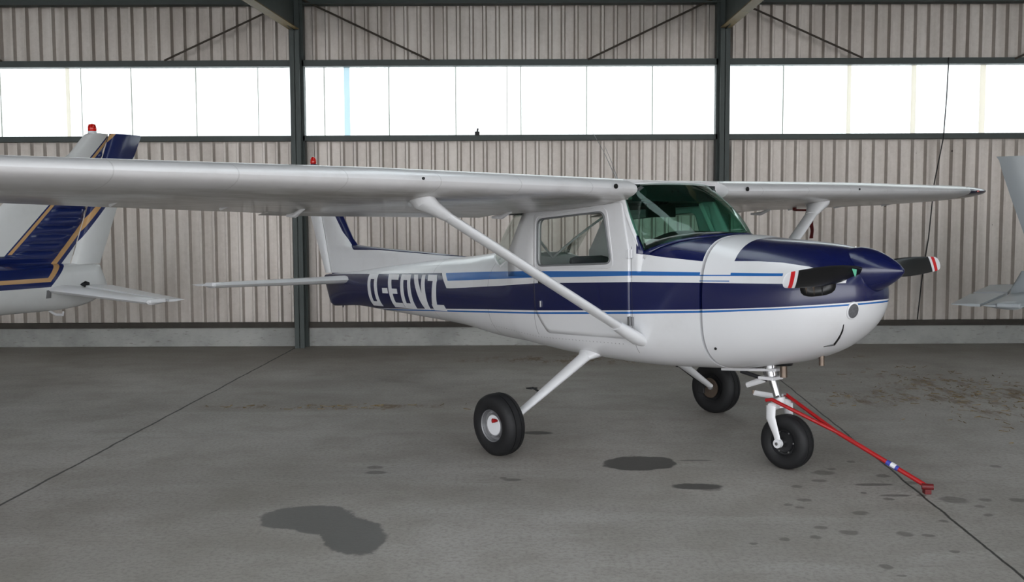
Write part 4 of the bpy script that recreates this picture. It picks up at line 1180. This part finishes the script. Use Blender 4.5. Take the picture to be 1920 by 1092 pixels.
nr = neighbour(FR_, tbR, M['tailgrey'], M['tailgrey'], 'plain pale grey aeroplane tail cut by the right picture edge', fs, rs,
   dict(z=.93, x0=.72, x1=.0, tx0=.55, tx1=.01, span=1.42, y0=.05), (3.6, 5.2, 1.36), 5.0, None, 4.1)

# ------------------------------------------------------------------ straw litter on the right
mb = MB(); rnd = random.Random(3)
for i in range(420):
    k = rnd.random()
    if k < .6: cx, cy, sx, sy_ = 4.45, 9.6, .45, .9
    elif k < .8: cx, cy, sx, sy_ = 4.5, 8.4, .5, .6
    elif k < .9: cx, cy, sx, sy_ = 3.4, 9.3, .3, .3
    else: cx, cy, sx, sy_ = -1.5, 8.95, .6, .06
    x = rnd.gauss(cx, sx); y = rnd.gauss(cy, sy_)
    if y > 13.1 : continue
    a = rnd.random()*PI; L2 = rnd.uniform(.01, .05); w = .002; d = Vector((math.cos(a), math.sin(a), 0)); n_ = Vector((-d.y, d.x, 0))
    p = Vector((x, y, .0015))
    mb.add([p - d*L2 - n_*w, p + d*L2 - n_*w, p + d*L2 + n_*w, p - d*L2 + n_*w, p - d*L2 + Vector((0,0,.003)), p + d*L2 + Vector((0,0,.003 + rnd.random()*.006))], [(0,1,2,3), (0,1,5,4), (2,3,4,5), (0,3,4), (1,2,5)])
o = mb.build('straw_litter', M['straw']); tag(o, 'scattered straw and dry mud crumbs on the concrete, mostly at the right', 'straw', kind='stuff')

# ------------------------------------------------------------------ daylight
w = bpy.data.worlds.new('sky'); bpy.context.scene.world = w; w.use_nodes = True
nt = w.node_tree; nt.nodes.clear()
out = nt.nodes.new('ShaderNodeOutputWorld'); bg = nt.nodes.new('ShaderNodeBackground')
tc = nt.nodes.new('ShaderNodeTexCoord'); sx = nt.nodes.new('ShaderNodeSeparateXYZ'); rp = nt.nodes.new('ShaderNodeValToRGB')
nt.links.new(tc.outputs['Generated'], sx.inputs[0]); nt.links.new(sx.outputs[2], rp.inputs[0])
rp.color_ramp.elements[0].position = 0.0; rp.color_ramp.elements[0].color = (.97, .98, 1.0, 1)
rp.color_ramp.elements[1].position = .8; rp.color_ramp.elements[1].color = (.86, .92, 1.0, 1)
nt.links.new(rp.outputs[0], bg.inputs[0]); bg.inputs[1].default_value = 4.0
nt.links.new(bg.outputs[0], out.inputs[0])
sc = bpy.context.scene
sc.view_settings.view_transform = 'Standard'; sc.view_settings.look = 'None'
sc.view_settings.gamma = 1.0; sc.view_settings.exposure = 0.2; sc.view_settings.use_curve_mapping = False
